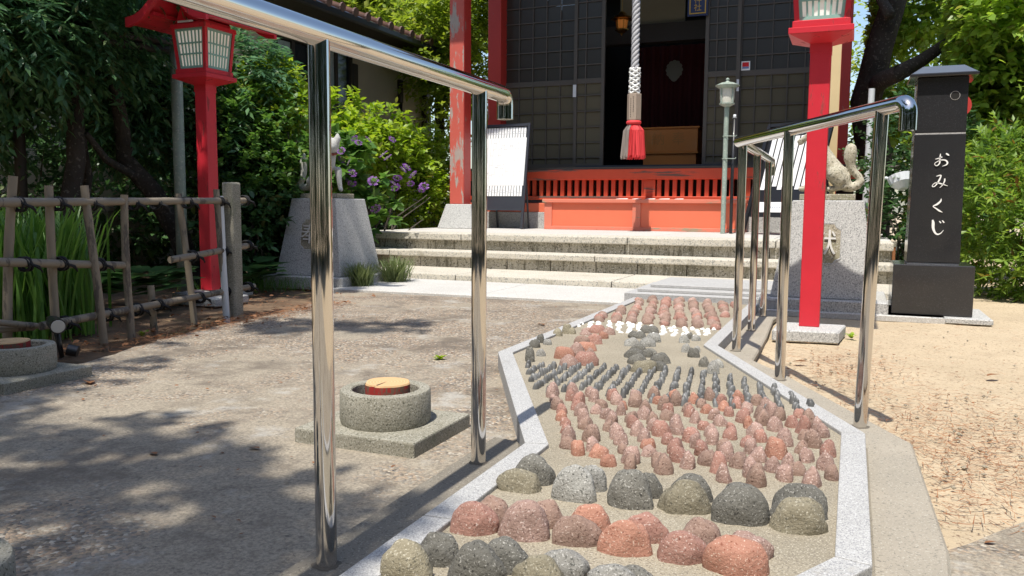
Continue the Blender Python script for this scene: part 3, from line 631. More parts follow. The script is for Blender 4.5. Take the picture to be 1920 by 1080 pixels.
fx = [([fz(690,795),fz(770,760),fz(806,715),fz(780,665),fz(725,610),fz(692,540)],[48*ms,50*ms,44*ms,40*ms,40*ms,46*ms]),
      ([fz(695,545),fz(682,470),fz(690,400),fz(693,355)],[46*ms,66*ms,70*ms,62*ms]),
      ([fz(640,770),fz(600,730),fz(530,640),fz(450,530),fz(390,420),fz(345,320),fz(300,240)],[70*ms,98*ms,112*ms,100*ms,86*ms,72*ms,58*ms]),
      ([fz(320,250),fz(265,205),fz(200,225),fz(150,250),fz(105,270)],[55*ms,58*ms,42*ms,30*ms,22*ms]),
      ([fz(150,285),fz(110,305)],[20*ms,16*ms])]
for sy in (-.030,.030):
    fx += [([fz(515,645,sy*1.9),fz(560,705,sy*2.0)],[84*ms,66*ms]), ([fz(600,790,sy*1.5),fz(455,808,sy*1.5)],[30*ms,34*ms]),
           ([fz(395,470,sy*.7),fz(300,610,sy),fz(225,730,sy),fz(190,800,sy)],[52*ms,40*ms,30*ms,28*ms]),([fz(195,808,sy),fz(130,806,sy)],[28*ms,30*ms]),
           ([fz(285,190,sy*.8),fz(315,120,sy*1.1)],[26*ms,8*ms])]
remesh('fox_body', fx, M['fox'], fr_, .0065, 3)
fl_ = empty('fox_statue', (-3.71,5.32,0), 'pale stone fox with a red throat cloth on the left pedestal', 'statue', 'stone fox guardians')
pedestal(fl_, -4.01, -3.43, 5.04, -3.915, -3.52)
plaque(fl_, -3.72, 5.04, .56, .395, '奉')
MB().box(-3.90,-3.56,5.21,5.43,.669,.706).build('plinth', M['plaque'], fl_, bevel=.004)
def fw2(a, b, dy=0):
    p = atY(541.5+a/7.2, 230+b/7.2, 5.3); return np.array([p[0], 5.3+dy, p[2]])
ms = 7.2/FPX/7.2
fx = [([fw2(300,860),fw2(190,880),fw2(150,830),fw2(185,760),fw2(205,680)],[46*ms,42*ms,40*ms,36*ms,34*ms]), ([fw2(205,690),fw2(198,600),fw2(195,500),fw2(200,440)],[34*ms,44*ms,42*ms,26*ms]),
      ([fw2(320,840,.01),fw2(400,740),fw2(480,640),fw2(550,560,-.01),fw2(575,460,-.01),fw2(590,380,-.01)],[78*ms,92*ms,88*ms,78*ms,62*ms,54*ms]),
      ([fw2(600,300,-.01),fw2(600,335,-.03)],[84*ms,80*ms]), ([fw2(597,365,-.05),fw2(594,395,-.105)],[50*ms,30*ms])]
for sx in (-1,1):
    fx += [([fw2(600+sx*46,270,-.01),fw2(600+sx*60,205,0),fw2(600+sx*58,165,0)],[44*ms,38*ms,20*ms])]
for a, dy in ((570,-.03),(650,.03)):
    fx += [([fw2(a-15,640,dy),fw2(a,780,dy),fw2(a+14,880,dy)],[44*ms,32*ms,26*ms]), ([fw2(a+20,895,dy),fw2(a+45,905,dy-.02)],[26*ms,24*ms])]
for dy in (-.045,.045): fx += [([fw2(360,800,dy),fw2(400,850,dy)],[70*ms,60*ms]), ([fw2(400,895,dy),fw2(480,905,dy)],[28*ms,28*ms])]
remesh('fox_body', fx, M['fox_pale'], fl_, .0065, 3)
sc_ = MB(); cc = fw2(585,425,-.015); sc_.tube([cc+np.array([math.cos(a)*.040, math.sin(a)*.040, .006*math.sin(a)]) for a in np.linspace(0, 2*PI, 25)], .010, 8, caps=False)
sc_.tube([cc+[0,-.04,0], cc+[-.005,-.047,-.02], cc+[-.01,-.047,-.04]], [.011,.013,.004], 8); sc_.build('red_cloth', plain('faded_red_cloth', (.20,.05,.035), .9), fl_, smooth=True)

# ------------------------------------------------------------------ omikuji pillar
om = empty('fortune_slip_pillar', (.43,5.25,0), 'polished black granite pillar carved with white kana, standing right of the fox pedestal', 'pillar')
MB().box(.185,.725,5.02,5.56,0,.03).build('base_slab', M['granite_grey'], om, bevel=.004)
MB().box(.225,.632,5.09,5.49,.031,.312).build('plinth_block', M['omikuji'], om, bevel=.004)
MB().box(.298,.559,5.16,5.42,.3125,.3215).build('joint_strip', M['granite'], om)
MB().frustum((.295,.563,5.155,5.425),(.302,.556,5.162,5.418),.322,1.034).build('pillar_shaft', M['omikuji'], om, bevel=.003)
MB().box(.305,.553,5.165,5.415,1.0345,1.043).build('joint_strip', M['granite'], om)
ub = MB(); ub.box(.303,.555,5.163,5.417,1.0435,1.345); ub.build('pillar_head', M['omikuji'], om, bevel=.003)
hp = atY(1791,179,5.162); hb = MB(); hb.lathe((0,0,0),[(.0215,.0),(.0225,.0012),(.0235,.0012),(.0245,.0)],28)
ho = hb.build('hole_rim', M['granite_grey'], om, smooth=True, local=True); ho.location = Vector((hp[0],5.1615,hp[2]))-om.location; ho.rotation_euler = (PI/2,0,0)
hd = MB(); hd.lathe((0,0,0),[(.0,.0008),(.0222,.0008)],28); h2 = hd.build('hole', M['dark'], om, local=True); h2.location = Vector((hp[0],5.1612,hp[2]))-om.location; h2.rotation_euler = (PI/2,0,0)
cp = MB(); cp.box(.262,.598,5.12,5.46,1.346,1.362); cp.build('cap_edge', M['omikuji'], om, bevel=.003)
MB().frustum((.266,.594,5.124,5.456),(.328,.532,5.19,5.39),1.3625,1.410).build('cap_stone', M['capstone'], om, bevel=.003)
def strokes(parent, m, sts, Y, name):
    mb = MB()
    for pts in sts:
        P3 = []
        for q in pts: p = atY(1340+(q[0]+1340)/3.31, 200+(q[1]+200)/3.31, Y); P3.append((p[0], p[2], q[2]*5.1/FPX/3.31))
        # smooth the brush line
        dense = []
        for i in range(len(P3)-1):
            p0 = P3[max(i-1,0)]; p1 = P3[i]; p2 = P3[i+1]; p3 = P3[min(i+2,len(P3)-1)]
            for k in range(6):
                t = k/6; dense.append(tuple(.5*((2*p1[j])+(-p0[j]+p2[j])*t+(2*p0[j]-5*p1[j]+4*p2[j]-p3[j])*t*t+(-p0[j]+3*p1[j]-3*p2[j]+p3[j])*t**3) for j in range(3)))
        dense.append(P3[-1]); vs = []; n = len(dense)
        for i, (a, b_, w) in enumerate(dense):
            q0 = dense[max(i-1,0)]; q1 = dense[min(i+1,n-1)]; dx, dz = q1[0]-q0[0], q1[1]-q0[1]; l = math.hypot(dx,dz)+1e-9
            nx, nz_ = -dz/l*max(w,.0003), dx/l*max(w,.0003)
            for yy in (Y, Y-.0022): vs += [(a+nx,yy,b_+nz_),(a-nx,yy,b_-nz_)]
        fs = []
        for i in range(n-1):
            o = i*4; fs += [(o+2,o+6,o+7,o+3),(o,o+4,o+6,o+2),(o+1,o+3,o+7,o+5)]
        mb.add(vs, fs)
    return mb.build(name, m, parent)
M['kana'] = plain('white_letter_paint', (.82,.82,.80), .6)
YS_ = 5.1565
strokes(om, M['kana'], [[(1366-1340,0,0)]], YS_, 'x') if False else None
O = [[(28,126,1),(45,122,3),(72,112,4)],[(62,92,2),(58,120,5),(56,150,4),(40,166,3),(26,160,2),(30,148,2),(62,132,3),(90,132,4),(104,145,5),(98,160,4),(72,170,1)],[(96,90,4),(108,98,5),(116,104,1)]]
MI = [[(36,232,2),(60,226,4),(64,232,4),(50,262,5),(28,292,3),(12,296,3),(14,284,2),(34,272,3),(64,278,4),(106,292,1)],[(88,246,4),(86,264,4),(74,286,3),(56,304,1)]]
KU = [[(66,370,1),(62,386,5),(40,406,6),(16,418,3),(34,432,4),(54,446,5),(74,456,1)]]
JI = [[(12,502,4),(16,520,8),(16,552,8),(26,580,6),(42,592,5),(62,586,3),(80,566,1)],[(54,510,3),(64,522,4)],[(72,506,3),(84,520,4)]]
cx_, cz_ = 28, 4
for ch, S_ in zip('omkj', (O, MI, KU, JI)):
    strokes(om, M['kana'], [[(a, b_, w*.85) for a, b_, w in s] for s in S_], YS_, 'carved_kana').location.x += 0

# ------------------------------------------------------------------ stone steps and terrace
st = empty('stone_steps', (0,0,0), 'broad granite steps up to the shrine terrace', kind='structure')
def slabs(name, x0, x1, y0, y1, z0, z1, cuts, m, bevel=.008):
    xs = [x0]+[c for c in cuts if x0 < c < x1]+[x1]
    for a, b_ in zip(xs[:-1], xs[1:]):
        MB().box(a+.003, b_-.003, y0, y1, z0, z1).build(name, m, st, bevel=bevel, seg=2)
slabs('step_slab', -3.85, .55, 5.85, 6.56, .0, .075, [-2.9,-1.62,-.35], M['granite_step'])
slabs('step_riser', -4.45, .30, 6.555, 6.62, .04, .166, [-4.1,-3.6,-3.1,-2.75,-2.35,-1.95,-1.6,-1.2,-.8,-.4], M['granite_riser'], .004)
slabs('step_slab', -4.48, .33, 6.51, 6.9, .167, .218, [-3.9,-1.95,-.45], M['granite_step'])
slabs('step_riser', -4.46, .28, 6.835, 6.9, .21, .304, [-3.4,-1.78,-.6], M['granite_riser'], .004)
slabs('terrace_edge_slab', -4.50, .30, 6.79, 7.25, .305, .365, [-3.31,-1.75,-.55], M['granite_step'])
slabs('terrace_slab', -4.50, .30, 7.252, 9.3, .30, .3655, [-3.6,-2.6,-1.6,-.6], M['slab_pale'], .003)
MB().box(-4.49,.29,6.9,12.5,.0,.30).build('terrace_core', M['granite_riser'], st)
sl = []
xs = [-3.42,-2.28,-.98,.5]
for i in range(3): MB().prism([(xs[i]+.002,4.90+.04*i+(.0 if i else .0)),(xs[i+1]-.002,4.94+.04*i),(xs[i+1]-.002,5.848),(xs[i]+.002+( .05 if i==0 else 0),5.848)], -.01, .030).build('paving_slab', M['slab_pale'], st, bevel=.006)
for (a, y0, zt) in ((1177,5.02,.085),(1199,5.12,.105),(1217,5.24,.125)):
    xl = float(g(a, 560, .03)[0]); xl = {1177:-1.305,1199:-1.245,1217:-1.19}[a]
    MB().box(xl, -.39, y0, 5.845, (.0305 if a==1177 else zt-.0198), zt).build('granite_threshold', M['granite'], st, bevel=.003)

# ------------------------------------------------------------------ shrine hall
sh = empty('shrine_hall', (-2.13,9.4,0), 'red shrine hall with sliding lattice doors open on a dark interior', 'shrine')
YW = 9.45
for (cx, nm) in ((-4.11,'L'),(-.15,'R')):
    MB().frustum((cx-.235,cx+.215,8.30,8.72),(cx-.155,cx+.155,8.36,8.66),.3662,.640).build('pillar_footing', M['granite_grey'], sh, bevel=.006)
    a0, a1 = (-4.228,-4.050) if nm=='L' else (-.36,float(atY(1574,200,8.39)[0]))
    MB().box(a0,a1,8.39,8.57,.641,3.9).build('porch_pillar', M['pillar_red'], sh, bevel=.006)
    MB().box(a0+.004,a1-.004,8.384,8.3895,.645,3.88).build('pillar_face', M['pillar_worn'] if nm=='L' else M['cream'], sh)
    w0, w1 = (float(atY(915,200,9.3)[0]),float(atY(939,200,9.3)[0])) if nm=='L' else (-.30,float(atY(1592,200,9.3)[0]))
    MB().box(w0,w1,YW-.16,YW+.06,.7,3.6).build('wall_pillar', M['pillar_red'], sh, bevel=.006)
    MB().box(cx-.02,cx+.02,YW+.06,13.,.5,3.5).build('side_wall', M['pillar_red'] if nm=='R' else M['wood_dark'], sh)
YB = 9.05
def X(px, y=300, Y=YB): return float(atY(px, y, Y)[0])
MB().box(-4.55,.1,YB-.02,YB+.30,.925,1.045).build('veranda_beam', M['beam'], sh, bevel=.006)
MB().box(-4.5,.06,YB+.005,YW+.1,1.0455,1.068).build('veranda_floor', M['lattice'], sh)
MB().box(X(1080,310,9.3),X(1370,310,9.3),9.28,9.40,1.069,1.10).build('door_sill', M['board'], sh)
px = 984.5; pitch = 13.35
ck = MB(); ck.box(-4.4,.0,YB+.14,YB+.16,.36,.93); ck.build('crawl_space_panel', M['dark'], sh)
x = X(984); step = (X(1104)-X(984))/9
sd = MB().box(0,.0445,0,.045,0,.185).build('slat', M['beam'], sh, local=True); smd = sd.data; sd.location = Vector((x-step*0,YB+.03,.742))-sh.location
k = -11
while True:
    xx = x+step*k; k += 1
    if k == 1: continue
    if xx > -.3: break
    if X(1205) < xx < X(1226) or xx < -4.0: continue
    share('slat', smd, sh, (xx, YB+.03, .742))
MB().box(X(1208),X(1229),YB+.012,YB+.10,.742,.924).build('balustrade_post', M['beam'], sh, bevel=.003)
MB().box(-4.4,.0,YB+.0,YB+.11,.698,.741).build('lower_rail', M['beam'], sh, bevel=.004)
MB().box(-4.4,.0,YB+.02,YB+.10,.662,.697).build('dark_strip', M['board'], sh)  # dark strip between the lower rail and the ground beam
MB().box(-4.4,.0,YB-.01,YB+.12,.555,.661).build('ground_beam', M['orange'], sh, bevel=.004)
slx = [-4.4,-3.9,-3.2,-2.4,-1.6,-.8,0]
for a, b_ in zip(slx[:-1], slx[1:]): MB().box(a+.002,b_-.002,YB-.03,YB+.13,.3662,.554).build('footing_stone', M['granite_grey'], sh, bevel=.004)
# lattice doors
def lattice(xs, zs, Y, stile=(), name='sliding_door', low=1.0, fr=.02):
    t = None
    x0, x1_ = xs[0], xs[-1]; z0, z1_ = zs[0], zs[-1]
    f = MB(); f.box(x0,x1_,Y,Y+.03,z0-.02,z0+.03); f.box(x0,x1_,Y,Y+.03,z1_-.02,z1_+.04)
    f.box(x0-fr,x0+fr,Y-.002,Y+.032,z0-.02,z1_+.04); f.box(x1_-fr,x1_+fr,Y-.002,Y+.032,z0-.02,z1_+.04)
    door = f.build(name, M['lattice'], sh)
    mid = zs[[abs(z-low) for z in zs].index(min(abs(z-low) for z in zs))]
    for xx in xs[1:-1]:
        MB().box(xx-.006,xx+.006,Y+.002,Y+.02,z0+.03,z1_-.02).build('lattice_bar', M['lattice'], door)
    for zz in zs[1:-1]:
        w = .03 if zz == mid else .006
        MB().box(x0+fr,x1_-fr,Y+.0035,Y+.0195,zz-w,zz+w).build('lattice_bar', M['lattice'], door)
    p1 = MB(); p2 = MB()
    for a, b_ in zip(xs[:-1], xs[1:]):
        for c, d in zip(zs[:-1], zs[1:]):
            (p2 if d <= mid+.001 else p1).box(a+.0065,b_-.0065,Y+.0215,Y+.026,c+.0065,d-.0065)
    if p1.v: p1.build('glass_pane', M['glass_dark'], door)
    if p2.v: p2.build('paper_pane', M['pane_olive'], door)
    return door
def Xw(px): return float(atY(px, 150, YW)[0])
zl = [float(atY(1000, y_, YW)[2]) for y_ in (313,297,270,241.5,213,184,158,128,99,71,43,14,-15,-44)]
zl[0] = 1.10
midz = zl[6]
dl = lattice([Xw(p) for p in (944,973,998.5,1024,1050,1079)], zl, YW, low=midz)
dl2 = lattice([Xw(p) for p in (1081,1100,1132)], zl, YW-.045, low=midz)
zr = [z for z in zl]
dr2 = lattice([Xw(p) for p in (1325,1343,1361,1384)], zr, YW-.045, low=midz)
dr = lattice([Xw(p) for p in (1386,1415.5,1446,1476,1508,1538,1568)], zr, YW, low=midz)
MB().box(Xw(1077),Xw(1083),YW-.052,YW-.0472,float(atY(1080,183,YW)[2]),float(atY(1080,160,YW)[2])).build('door_pull', M['pvc'], dl2)
MB().box(Xw(1382.5),Xw(1387),YW-.052,YW-.0472,float(atY(1385,172,YW)[2]),float(atY(1385,150,YW)[2])).build('door_pull', M['pvc'], dr2)
sx0, sx1 = Xw(1389), Xw(1405.5); sz0, sz1 = float(atY(1397,132,YW)[2]), float(atY(1397,115,YW)[2])
stk = MB().box(sx0,sx1,YW-.004,YW-.001,sz0,sz1).build('sticker', M['paper'], dr)
MB().box(sx0+.012,sx1-.012,YW-.0055,YW-.0042,sz0+.04,sz1-.012).build('red_patch', plain('sticker_red', (.60,.0,.005), .5), dr)
MB().box(sx0+.012,sx1-.012,YW-.0055,YW-.0042,sz0+.018,sz0+.0385).build('blue_patch', plain('sticker_blue', (.16,.22,.42), .5), dr)
MB().box(-4.0,-.26,YW-.06,YW+.06,3.42,3.6).build('lintel', M['lattice'], sh)
# interior
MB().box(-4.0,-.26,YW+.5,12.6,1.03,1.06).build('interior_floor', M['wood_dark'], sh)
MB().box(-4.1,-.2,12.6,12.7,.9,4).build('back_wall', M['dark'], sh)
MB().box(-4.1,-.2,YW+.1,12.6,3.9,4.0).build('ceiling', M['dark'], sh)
YI = 10.9
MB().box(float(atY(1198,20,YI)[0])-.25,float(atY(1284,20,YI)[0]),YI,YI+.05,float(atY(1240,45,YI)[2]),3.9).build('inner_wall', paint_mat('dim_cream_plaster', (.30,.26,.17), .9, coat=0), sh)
MB().box(-4.0,-.3,YI-.08,YI+.1,float(atY(1240,80,YI)[2]),float(atY(1240,45,YI)[2])-.003).build('inner_beam', M['wood_dark'], sh)
cu = MB(); vs = []; nx = 60; YC = 11.6
cx0, cx1 = float(atY(1195,130,YC)[0]), float(atY(1345,130,YC)[0])
for j in range(2):
    for i in range(nx+1): vs.append((cx0+(cx1-cx0)*i/nx, YC+.03*math.sin(i*.9), 1.7 if j==0 else 2.85))
cu.add(vs, [(i,i+1,nx+2+i,nx+1+i) for i in range(nx)]); curtain = cu.build('curtain', M['curtain'], sh, smooth=True)
cc = atY(1264,135,YC-.06); cr = MB()
for k in range(12):
    a = 2*PI*k/12; q = np.array([cc[0]+.085*math.cos(a), YC-.05, cc[2]+.10*math.sin(a)+.03])
    cr.add([q+np.array([.036*math.cos(t), 0, .036*math.sin(t)]) for t in np.linspace(0,2*PI,9)[:-1]], [tuple(range(8))])
cr.add([(cc[0]+.075*math.cos(t), YC-.051, cc[2]-.0+.13*math.sin(t)) for t in np.linspace(0,2*PI,17)[:-1]], [tuple(range(16))])
cr.build('crest', M['crest'], curtain)
tb = empty('offering_box', tuple(atY(1255,305,10.3)), 'varnished orange wooden offering box inside the doorway', 'offering box')
yT = 10.3; tx0, tx1 = float(atY(1203,270,yT)[0]), float(atY(1308,270,yT)[0]); tzt = float(atY(1250,238,yT)[2]); tz1 = float(atY(1250,285,yT)[2])
MB().box(tx0,tx1,yT,yT+.5,tz1,tzt-.022).build('box_body', M['table'], tb, bevel=.004)
MB().box(tx0-.02,tx1+.02,yT-.02,yT+.52,tzt-.0215,tzt).build('box_lid', M['table'], tb, bevel=.003)
MB().box(tx0-.03,tx1+.01,yT-.015,yT+.5,tz1-.022,tz1-.0005).build('box_rim', M['table'], tb, bevel=.003)
MB().box(tx0+.02,tx1-.02,yT+.02,yT+.45,1.0605,tz1-.0225).build('box_base', M['table'], tb)
for k, ch in enumerate('納奉'): text_obj('carved_letter', ch, .17, (tx0+(tx1-tx0)*(.30+.36*k), yT-.001, (tzt+tz1)/2), (PI/2,0,0), paint_mat('shallow_carving', (.50,.19,.03), .5, coat=0), tb, .001)
# plaque above the door
YP = 9.36; px0, px1 = float(atY(1293,10,YP)[0]), float(atY(1324,10,YP)[0]); pz0 = float(atY(1308,26,YP)[2])
pl = empty('name_plaque', ((px0+px1)/2, YP, pz0), 'navy shrine name plaque with gilt border hanging above the doorway', 'plaque')
MB().box(px0-.02,px1+.02,YP,YP+.03,pz0-.02,3.5).build('plaque_board', M['navy'], pl)
fb = MB(); fb.box(px0,px1,YP-.008,YP-.0005,pz0,pz0+.012); fb.box(px0,px0+.012,YP-.008,YP-.0006,pz0+.0125,3.48); fb.box(px1-.012,px1,YP-.008,YP-.0006,pz0+.0125,3.48); fb.build('gilt_border', M['gold'], pl)
for k, ch in enumerate('社神'): text_obj('gilt_letter', ch, .085, ((px0+px1)/2, YP-.002, pz0+.065+.085*k), (PI/2,0,0), M['gold'], pl, .002)
# hanging gilt lantern
YG = 10.2; gc = atY(1166,48,YG); gl = empty('hanging_lantern', tuple(gc), 'ornate gilt lantern glowing dimly inside the left of the doorway', 'lantern')
MB().lathe(gc, [(.0,.17),(.03,.165),(.06,.13),(.12,.10),(.15,.075),(.09,.07),(.09,.065)], 6).build('lantern_roof', M['gold'], gl)
MB().lathe(gc, [(.055,-.04),(.07,.065)], 6).build('glowing_pane', plain('amber_glow', (.6,.25,.05), .5, em=(1,.36,.08), es=.15), gl)
fb = MB()
for k in range(6):
    a = k*PI/3; fb.tube([gc+np.array([.06*math.cos(a),.06*math.sin(a),-.045]), gc+np.array([.078*math.cos(a),.078*math.sin(a),.07])], .006, 6)
    for j in range(1,4):
        a2 = a+j*PI/12; fb.tube([gc+np.array([.055*math.cos(a2),.055*math.sin(a2),-.045]), gc+np.array([.072*math.cos(a2),.072*math.sin(a2),.07])], .003, 5)
fb.build('lantern_cage', M['gold'], gl)
MB().lathe(gc, [(.0,-.13),(.02,-.10),(.05,-.08),(.085,-.055),(.085,-.045),(.0,-.045)], 6).build('lantern_base', M['gold'], gl)
MB().tube([gc+np.array([0,0,.16]), gc+np.array([0,0,1.3])], .004, 6).build('chain', M['gold'], gl)
# porch roof out of frame: its eave shades the doors
rf = MB(); za = 2.26+ (8.45-7.55)*math.tan(R(SUN_EL))
rf.add([(-5.3,7.55,za),(.75,7.55,za),(.75,10.6,za+1.3),(-5.3,10.6,za+1.3),(-5.3,7.55,za+.14),(.75,7.55,za+.14),(.75,10.6,za+1.44),(-5.3,10.6,za+1.44)],
       [(0,3,2,1),(4,5,6,7),(0,1,5,4),(1,2,6,5),(2,3,7,6),(3,0,4,7)])
rf.add([(-5.3,10.6,za+1.3),(.75,10.6,za+1.3),(.75,13.5,za+.3),(-5.3,13.5,za+.3),(-5.3,10.6,za+1.44),(.75,10.6,za+1.44),(.75,13.5,za+.44),(-5.3,13.5,za+.44)],
       [(0,3,2,1),(4,5,6,7),(0,1,5,4),(1,2,6,5),(2,3,7,6),(3,0,4,7)])
rf.build('roof', M['wood_dark'], sh)
MB().box(-4.4,.14,8.42,8.60,3.901,4.1).build('porch_beam', M['pillar_red'], sh)

# orange bench-like step box
bx = empty('orange_step_box', (-2.1,8.95,.366), 'long vermilion painted wooden box in front of the veranda', 'box')
x0, x1_, y0, y1_ = -3.22, -1.03, 8.75, 9.0
MB().box(x0-.02,x1_+.02,y0-.02,y1_,.665,.705).build('top_board', M['orange_trim'], bx, bevel=.004)
MB().box(x0,x1_,y0,y1_-.02,.3662,.405).build('bottom_rail', M['orange_trim'], bx, bevel=.003)
xm_ = float(atY(1193,400,y0)[0])
for a in (x0+.045, xm_, x1_-.045): MB().box(a-.045,a+.045,y0+.002,y1_-.03,.4055,.6645).build('upright', M['orange_trim'], bx, bevel=.002)
for a, b_ in ((x0+.091, xm_-.046),(xm_+.046, x1_-.091)): MB().box(a,b_,y0+.016,y0+.035,.4055,.6645).build('panel', M['orange'], bx)
for k, (a, w) in enumerate(((1155,20),(1185,14),(1210,16),(1235,18),(1265,14),(1372,12))):
    p = float(atY(a,373,y0)[0]); ww = w*.0062
    q = MB(); q.add([(p,y0+.0,.7065),(p+ww,y0+.01,.7065),(p+ww*.9,y0+.10,.712),(p+.01,y0+.09,.709),(p,y0,.7095),(p+ww,y0+.01,.7095),(p+ww*.9,y0+.10,.716),(p+.01,y0+.09,.714)],[(0,3,2,1),(4,5,6,7),(0,1,5,4),(1,2,6,5),(2,3,7,6),(3,0,4,7)])
    tag(q.build('paper_scrap', M['paper']), ['curled white paper scrap at the left on the vermilion box','small white paper scrap left of the box centre','small white paper scrap just right of the box centre','flat white paper strip right of the box centre','narrow white paper strip on the right half of the box','white paper scrap by the lamp pole on the box'][k], 'paper', 'paper scraps on the vermilion box')

# bell rope
yr = 8.3; rc = atY(1189,200,yr); rx = float(rc[0])
br = empty('bell_rope', (rx,yr,1.1), 'twisted grey and white bell rope ending in a wooden block and red tassel', 'bell rope')
zt0 = float(atY(1188,176,yr)[2]); zb = float(atY(1188,226,yr)[2]); ze = float(atY(1188,297,yr)[2])
for s in range(4):
    pts = []; 
    for i in range(150):
        z = zt0-.02+i*.0135; a = s*PI/2+i*.42; pts.append((rx+.023*math.cos(a), yr+.023*math.sin(a), z))
    MB().tube(pts, .0195, 7).build('rope_strand', M['ropefib'], br, smooth=True)
for s in range(8):
    pts = []
    for i in range(30):
        z = zt0-.01+i*.009; a = s*PI/4+(1 if s%2 else -1)*i*.30; r_ = .048+.004*math.sin(i*1.6+s); pts.append((rx+r_*math.cos(a), yr+r_*math.sin(a), z))
    MB().tube(pts, .011, 6).build('braid_strand', M['white'], br, smooth=True)
MB().lathe((rx,yr,0), [(.0,zb),(.070,zb),(.072,zb+.01),(.072,zt0-.01),(.070,zt0),(.0,zt0)], 6).build('wood_block', M['oldwood'], br)
for k in range(9):
    MB().box(rx-.022,rx-.016,yr-.0655,yr-.0625,zt0-.06-k*.022,zt0-.052-k*.022).build('brushed_mark', M['black'], br)
    MB().box(rx+.004,rx+.010,yr-.0655,yr-.0625,zt0-.04-k*.018,zt0-.034-k*.018).build('brushed_mark', M['black'], br)
tk = MB(); tk.tube([(rx+.058*math.cos(a),yr+.058*math.sin(a),zb-.022) for a in np.linspace(0,2*PI,25)], .020, 10, caps=False); tk.build('tassel_collar', M['redcloth'], br, smooth=True)
for nm, m_, lo, hi, cnt in (('red_tassel', M['redcloth'], -.35*PI, 1.05*PI, 330), ('grey_tassel', M['greythread'], 1.02*PI, 1.68*PI, 150)):
    tm = MB()
    for i in range(cnt):
        a = random.uniform(lo, hi)+.35; 
        a = random.uniform(0, 2*PI)
        side = math.cos(a)
        if nm == 'grey_tassel': a = random.uniform(PI*.95, PI*1.42)
        else: a = random.uniform(-PI*.62, PI*.92)
        r0 = .05*random.uniform(.6,1); r1 = random.uniform(.06,.125); zz = ze+random.uniform(-.01,.03)
        pts = [(rx+r0*math.cos(a), yr+r0*math.sin(a), zb-.03), (rx+(r0*.3+r1*.72)*math.cos(a+.03), yr+(r0*.3+r1*.72)*math.sin(a+.03), zb-.10), (rx+r1*math.cos(a+random.uniform(-.1,.1)), yr+r1*math.sin(a), zz)]
        tm.tube(pts, .0035, 3, caps=False)
    tm.build(nm, m_, br)
core = MB(); core.lathe((rx,yr,0), [(.05,zb-.03),(.085,zb-.12),(.10,ze+.03),(.0,ze+.03)], 16); core.build('tassel_core', M['redcloth'], br, smooth=True)

# garden lamp pole on the terrace
lp0 = g(1355,438,.366); lx, ly = float(lp0[0]), float(lp0[1])
lm = empty('garden_lamp', (lx,ly,.366), 'verdigris lamp pole with frosted glass head beside the vermilion box', 'lamp')
def zl_(y_): d = ray(1357, y_); t = ly/d[1]; return CAM_H+d[2]*t
MB().tube([(lx,ly,.367),(lx-.0,ly,zl_(200))], .024, 14).build('pole', M['verdigris'], lm, auto=40)
za_, zb_ = zl_(195), zl_(152)
MB().lathe((lx,ly,0), [(.026,za_-.03),(.06,za_-.012),(.075,za_-.005),(.075,za_+.006),(.0,za_+.006)], 20).build('lamp_cup', M['verdigris'], lm, auto=40)
MB().lathe((lx,ly,0), [(.064,za_+.007),(.07,za_+.05),(.072,zb_-.05)], 20).build('lamp_glass', plain('frosted_globe', (.62,.60,.52), .35), lm, smooth=True)
fb = MB()
for k in range(4):
    a = k*PI/2+.9; fb.tube([(lx+.072*math.cos(a),ly+.072*math.sin(a),za_), (lx+.078*math.cos(a),ly+.078*math.sin(a),zb_-.045)], .009, 6)
fb.build('lamp_cage', M['verdigris'], lm)
MB().lathe((lx,ly,0), [(.075,zb_-.075),(.115,zb_-.052),(.118,zb_-.045),(.06,zb_-.018),(.02,zb_-.010),(.012,zb_+.002),(.018,zb_+.012),(.012,zb_+.026),(.0,zb_+.030)], 24).build('lamp_hood', M['verdigris'], lm, auto=40)
MB().tube([(lx+.075,ly+.02,.367),(lx+.072,ly+.02,.7),(lx+.070,ly+.02,.9),(lx+.075,ly+.02,zl_(222))], .016, 10).build('conduit', M['black'], lm, smooth=True)
MB().tube([(lx+.075,ly+.02,zl_(222)),(lx+.075,ly+.02,zl_(215))], [.02,.014], 10).build('conduit_cap', M['pvc'], lm, smooth=True)
for y_ in (256,298): 
    z = zl_(y_); MB().tube([(lx-.028,ly-.02,z),(lx+.02,ly-.034,z+.002),(lx+.095,ly-.012,z),(lx+.10,ly+.02,z+.012)], .004, 6).build('pipe_clip', M['verdigris'], lm)

# sign boards on the terrace
def board(name, c0, wdir, width, H, tiltdir, tilt, label, fill):
    u = np.array([wdir[0],wdir[1],0.]); u /= np.linalg.norm(u); n = np.array([u[1],-u[0],0.])
    if n[1] > 0: n = -n
    t = np.array([0,0,1.])*math.cos(tilt)-n*math.sin(tilt); nn = np.cross(u, t); 
    if nn[1] > 0: nn = -nn
    c0 = np.array(c0, float); root = empty(name, tuple(c0), label, 'sign board', 'sign boards on the terrace')
    def P(a, v, off=0): return c0+u*(a*width)+t*(v*H)+nn*off
    def bar(nm, a0, v0, a1, v1, w, m, off=0, th=.012, vert=True):
        d = (u if vert else t)*w/2
        p, q = P(a0,v0,off), P(a1,v1,off); mb = MB()
        mb.add([p-d,p+d,q+d,q-d,p-d+nn*th,p+d+nn*th,q+d+nn*th,q-d+nn*th],[(4,5,6,7),(0,4,7,3),(1,2,6,5),(0,1,5,4),(3,7,6,2),(0,3,2,1)])
        return mb.build(nm, m, root)
    fill(root, P, bar, u, t, nn)
    bk = MB()
    for a in (.15,.85):
        p = P(a,.97,-.01); q = np.array([p[0],p[1],c0[2]])-nn*0+np.array([-n[0],-n[1],0])*.16; q[2] = .367; bk.tube([p,q],.012,6)
    bk.build('rear_leg', M['board'], root)
    return root
